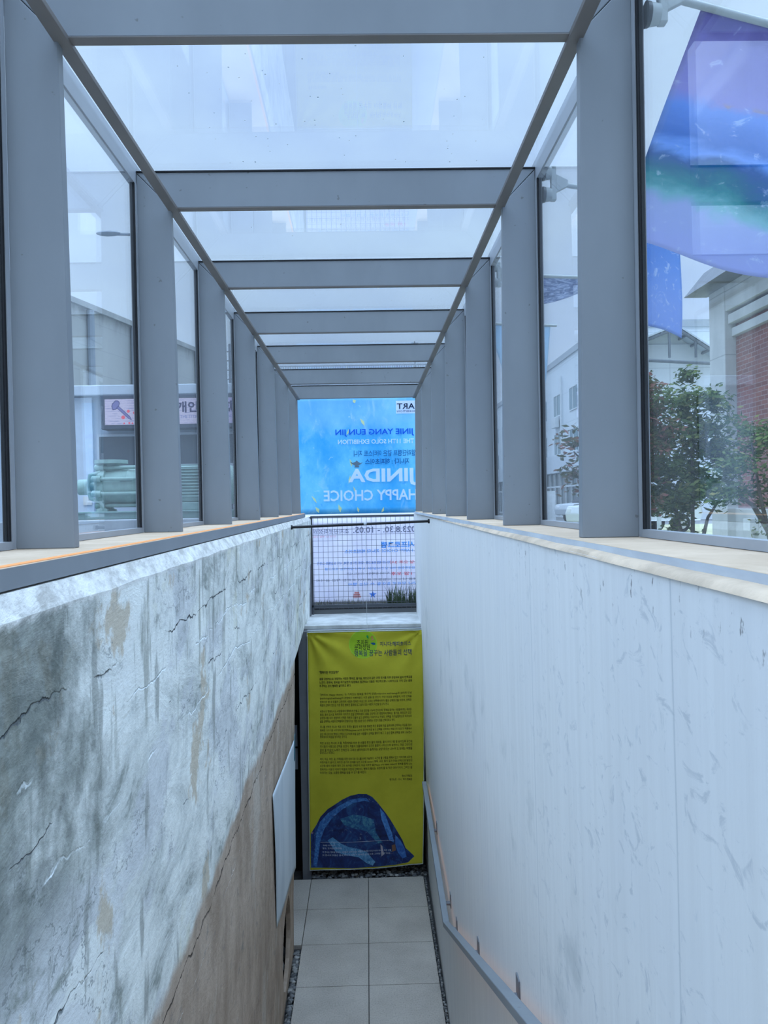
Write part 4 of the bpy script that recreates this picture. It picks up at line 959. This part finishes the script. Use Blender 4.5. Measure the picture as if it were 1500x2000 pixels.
sx0, sx1 = a.x+.10, b.x-.04; sz0, sz1 = zb+.10, zt-.10
mb = MB(); mb.box(sx0,sx1,19.535,19.549,sz0,sz1); mb.build('screen', screen_mat(), led)
lf = lambda x, z: 19.53
q0, q1 = at(346,0,19.5), at(458,0,19.5)
letters([('개인전시회', at(344,800,19.53).x, at(453,800,19.53).x, at(400,805,19.53).z, at(400,783,19.53).z, .035)], 'lettering', glow('screen_navy', (.035,.04,.17), .9), led, lf)
letters([('THE 11TH SOLO EXHIBITION', at(352,800,19.53).x, at(450,800,19.53).x, at(400,816,19.53).z, at(400,810,19.53).z, .01)], 'lettering', glow('screen_blue', (.16,.26,.75), .9), led, lf)
hm = glow('screen_violet', (.22,.25,.66), .9); hd = glow('screen_outline', (.10,.11,.36), .9)
def spoly(pix, name, mt, Y): mb = MB(); mb.poly([tuple(at(x_,y_,Y)) for x_,y_ in pix]); return mb.build(name, mt, led)
spoly([(217.5,794),(218.5,789),(225,782),(231,782.5),(234,786),(233,792),(227,800),(220,801.5)], 'hammer_picture', hd, 19.532)
spoly([(219.5,794),(220,790),(226,783.5),(230,784),(232.3,787),(231.5,791.5),(226,798.3),(221,799.7)], 'hammer_picture', hm, 19.530)
spoly([(227.5,797),(232,793),(254,813),(258,821),(251,818)], 'hammer_picture', hd, 19.531)
spoly([(229,796.5),(232,794.3),(253,814),(256,819),(251.5,817)], 'hammer_picture', hm, 19.529)
mb = MB()
for px,py,r_ in ((240,815,.045),(250,803,.035),(262,806,.035),(252,826,.025),(268,820,.03),(258,830,.02),(274,812,.03),(242,830,.02),(271,830,.025),(290,818,.03)):
    q = at(px,py,19.5); zz = max(sz0+.03, min(sz1-.03, q.z)); mb.poly([(q.x+r_*_c(i*PI/6), 19.528, zz+r_*_s(i*PI/6)) for i in range(12)])
mb.build('red_dots', glow('screen_red', (.95,.16,.28), .9), led)

# the old pump set
M['pump'] = simple('pale_green_paint', (.27,.40,.36), .5, .12, 5); M['pump2'] = simple('green_base_paint', (.20,.31,.29), .6, .12, 5)
pump = thing('water_pump', 'old pale green multistage pump and motor on a steel base', 'pump', (-4, 16, 3.72))
PY = 16.0; zb = 3.74; sc_z = 4.36
mb = MB(); mb.box(-5.42,-2.35,PY-.45,PY+.45,zb,zb+.14).box(-5.42,-2.35,PY-.50,PY-.40,zb+.12,zb+.15).box(-5.42,-2.35,PY+.40,PY+.50,zb+.12,zb+.15); mb.build('base_frame', M['pump2'], pump, bevel=.01)
mb = MB()
prof = [(-5.12,.30),(-5.05,.36),(-4.95,.36),(-4.93,.32),(-4.55,.34),(-4.52,.355),(-4.48,.34),(-4.18,.32),(-4.16,.37),(-4.02,.37),(-3.96,.25)]
def revolve(mb, prof, cy, cz_, n=28):
    mb.loft([[(x_, cy+r_*_c(2*PI*i/n), cz_+r_*_s(2*PI*i/n)) for i in range(n)] for x_, r_ in prof])
revolve(mb, prof, PY, sc_z); mb.build('pump_casing', M['pump'], pump, smooth=True)
for ang in (20, 65, 115, 160, 200, 245, 295, 340):
    cy, cz_ = PY+.40*_c(math.radians(ang)), sc_z+.40*_s(math.radians(ang)); mb = MB(); mb.cyl((-5.15,cy,cz_),(-3.98,cy,cz_),.035,n=10)
    for x_ in (-5.13,-4.12): mb.cyl((x_,cy,cz_),(x_+.16,cy,cz_),.062,n=10)
    mb.build('tie_rod', M['pump'], pump, smooth=True)
mb = MB(); mb.cyl((-4.88,PY,sc_z+.3),(-4.88,PY,4.80),.15,.17,20).cyl((-4.88,PY,4.80),(-4.88,PY,4.87),.31,n=28); mb.build('outlet_flange', M['pump'], pump, smooth=True)
mb = MB(); mb.cyl((-4.14,PY,sc_z+.3),(-4.14,PY,4.68),.11,.12,16).box(-4.28,-3.98,PY-.15,PY+.15,4.62,4.72); mb.build('inlet_block', M['pump'], pump, bevel=.01)
mb = MB(); mb.cyl((-5.45,PY,sc_z),(-5.1,PY,sc_z),.09,n=14).cyl((-5.50,PY,sc_z),(-5.27,PY,sc_z),.15,n=16)
mb.tube([(-5.02,PY-.2,sc_z+.28),(-5.22,PY-.2,sc_z+.22),(-5.28,PY-.2,sc_z),(-5.22,PY-.2,sc_z-.22),(-5.02,PY-.2,sc_z-.3)], .04, 8); mb.build('bearing_housing', M['pump'], pump, smooth=True)
for x_ in (-5.0,-4.12):
    for dy in (-.3,.22):
        mb = MB(); mb.prism([(x_-.10,zb+.14),(x_+.12,zb+.14),(x_+.12,zb+.19),(x_+.06,zb+.21),(x_+.04,sc_z-.2),(x_-.04,sc_z-.2),(x_-.02,zb+.21),(x_-.10,zb+.19)], 'y', PY+dy, PY+dy+.09); mb.build('foot', M['pump'], pump, bevel=.01)
mb = MB(); mb.cyl((-4.0,PY,sc_z),(-3.62,PY,sc_z),.10,n=14).cyl((-3.86,PY,sc_z),(-3.76,PY,sc_z),.2,n=18); mb.build('coupling', M['pump2'], pump, smooth=True)
mb = MB(); mb.box(-3.58,-2.72,PY-.36,PY+.36,zb+.30,4.72); mb.build('motor_body', M['pump'], pump, bevel=.06)
for k in range(11):
    z_ = zb+.40+k*.058; mb = MB(); mb.box(-3.56,-2.75,PY-.41,PY-.35,z_,z_+.024); mb.build('cooling_fin', M['pump'], pump)
mb = MB(); mb.cyl((-2.74,PY,sc_z),(-2.48,PY,sc_z),.42,.34,24); mb.build('motor_end_bell', M['pump'], pump, smooth=True)
mb = MB(); mb.box(-3.55,-2.80,PY-.40,PY+.40,zb+.14,zb+.30); mb.build('motor_foot', M['pump2'], pump, bevel=.02)
mb = MB(); mb.box(-4.62,-4.40,PY-.352,PY-.338,sc_z+.08,sc_z+.11); mb.build('name_plate', M['pump2'], pump)
pl_ = MB(); pl_.box(-6.6,-1.9,14.9,17.4,GZ,zb); tag(pl_.build('plinth', simple('grey_plinth', (.34,.37,.40), .85, .15, 2), bevel=.02), 'low grey concrete plinth carrying the green pump', 'plinth')

# warehouse behind
def ware_mat():
    t = NT('beige_cladding'); o = t.xyz(); c = t.mix(t.ramp(t.noise(.35,5,.6,(1,1,.4)),.3,.7), (.36,.37,.36), (.44,.45,.43))
    f = t.math('ABSOLUTE', t.math('SUBTRACT', t.math('FRACT', t.math('DIVIDE', o[2], .95)), .5)); c = t.mix(t.ramp(f,.02,.005,0,.35), c, (.24,.25,.25))
    c = t.mix(t.math('MULTIPLY', t.ramp(o[2],10.6,11.4), t.ramp(t.noise(1.6,4,.6,(1,1,.25)),.45,.6)), c, (.24,.24,.23)); t.principled(c,.8); return t.m
wh = thing('warehouse', 'tall beige panelled warehouse behind the annex on the left', 'building', (-11, 32, GZ))
A = Vector((-12.8,20.3)); Bv = Vector((-8.06,40.1)); dv = (Bv-A).normalized(); nv = Vector((-dv.y, dv.x))
def wq(t0, t1, z0, z1, o0, o1):
    P4 = [A+dv*t0+nv*o0, A+dv*t1+nv*o0, A+dv*t1+nv*o1, A+dv*t0+nv*o1]; return [[(p_.x,p_.y,z0) for p_ in P4], [(p_.x,p_.y,z1) for p_ in P4]]
Lw = (Bv-A).length
mb = MB(); mb.loft(wq(0,Lw,GZ,11.35,0,12)); mb.build('wall', ware_mat(), wh)
mb = MB(); mb.loft(wq(-.1,Lw+.1,11.35,11.55,-.15,12)); mb.build('parapet', simple('stained_coping', (.33,.34,.33), .8, .2, 1), wh)
for px in (173, 257, 381):
    best = min([i*.05 for i in range(int(Lw/.05))], key=lambda t_: abs(((A+dv*t_).x/(A+dv*t_).y) - (at(px,700,30).x/30)))
    p_ = A+dv*best-nv*.14; mb = MB(); mb.cyl((p_.x,p_.y,GZ),(p_.x,p_.y,11.3),.13,n=8); mb.build('drainpipe', simple('pipe_grey', (.25,.29,.33), .5, .06), wh)
# street lamp and mast
lamp = thing('street_lamp', 'grey street lamp arm reaching out behind the left glass', 'street lamp', (at(300,800,25).x, 25, GZ))
xq = at(300,458,25).x; z_l = at(225,459,25).z; xh = at(187,458,25).x
mb = MB(); mb.cyl((xq,25,GZ),(xq,25,z_l+.1),.11,.07,12); lm = simple('lamp_grey', (.22,.25,.29), .5, .05); mb.build('pole', lm, lamp, smooth=True)
mb = MB(); mb.tube([(xq,25,z_l-.1),(xq-.4,25,z_l),(xh+.5,25,z_l+.03)], .045, 8); mb.build('arm', lm, lamp, smooth=True)
mb = MB(); mb.sphere((xh+.38,25,z_l+.05), .38, 2, (1,.45,.20)); mb.build('lamp_head', lm, lamp, smooth=True)
mast = thing('antenna_mast', 'thin antenna mast above the far roofs seen between left posts', 'mast', (at(448,760,45).x, 45, GZ)); q = at(448,672,45)
mb = MB(); mb.cyl((q.x,45,GZ),(q.x,45,q.z),.06,n=8); mb.build('pole', lm, mast)
for k in range(4): mb = MB(); mb.cyl((q.x-.35,45,q.z-.4-k*.5),(q.x+.35,45,q.z-.4-k*.5),.035,n=6); mb.build('crossbar', lm, mast)
# far pale building with roof railing behind the exhibition banner
far = thing('far_building', 'pale distant building with roof railing glimpsed under the glass roof', 'building', (0, 70, GZ))
zt = at(700,724,70).z
mb = MB(); mb.box(-9,7,70,85,GZ,zt); mb.build('wall', simple('pale_far_wall', (.62,.68,.74), .6, .05, .3), far)
mb = MB(); rz_ = at(700,713,70).z
for k in range(81): x_ = -9+k*.2; mb.cyl((x_,70.2,zt),(x_,70.2,rz_),.03,n=4)
mb.box(-9,7,70.15,70.25,rz_-.04,rz_+.04).box(-9,7,70.15,70.25,zt+.02,zt+.08); mb.build('railing', simple('railing_grey', (.36,.42,.48), .5, .05), far)
q = at(811,662,70); mb = MB(); mb.cyl((q.x,71,zt),(q.x,71,q.z),.05,n=6); 
for k in range(3): mb.cyl((q.x-.3,71,q.z-.15-k*.3),(q.x+.3,71,q.z-.15-k*.3),.03,n=5)
mb.build('roof_antenna', lm, far)
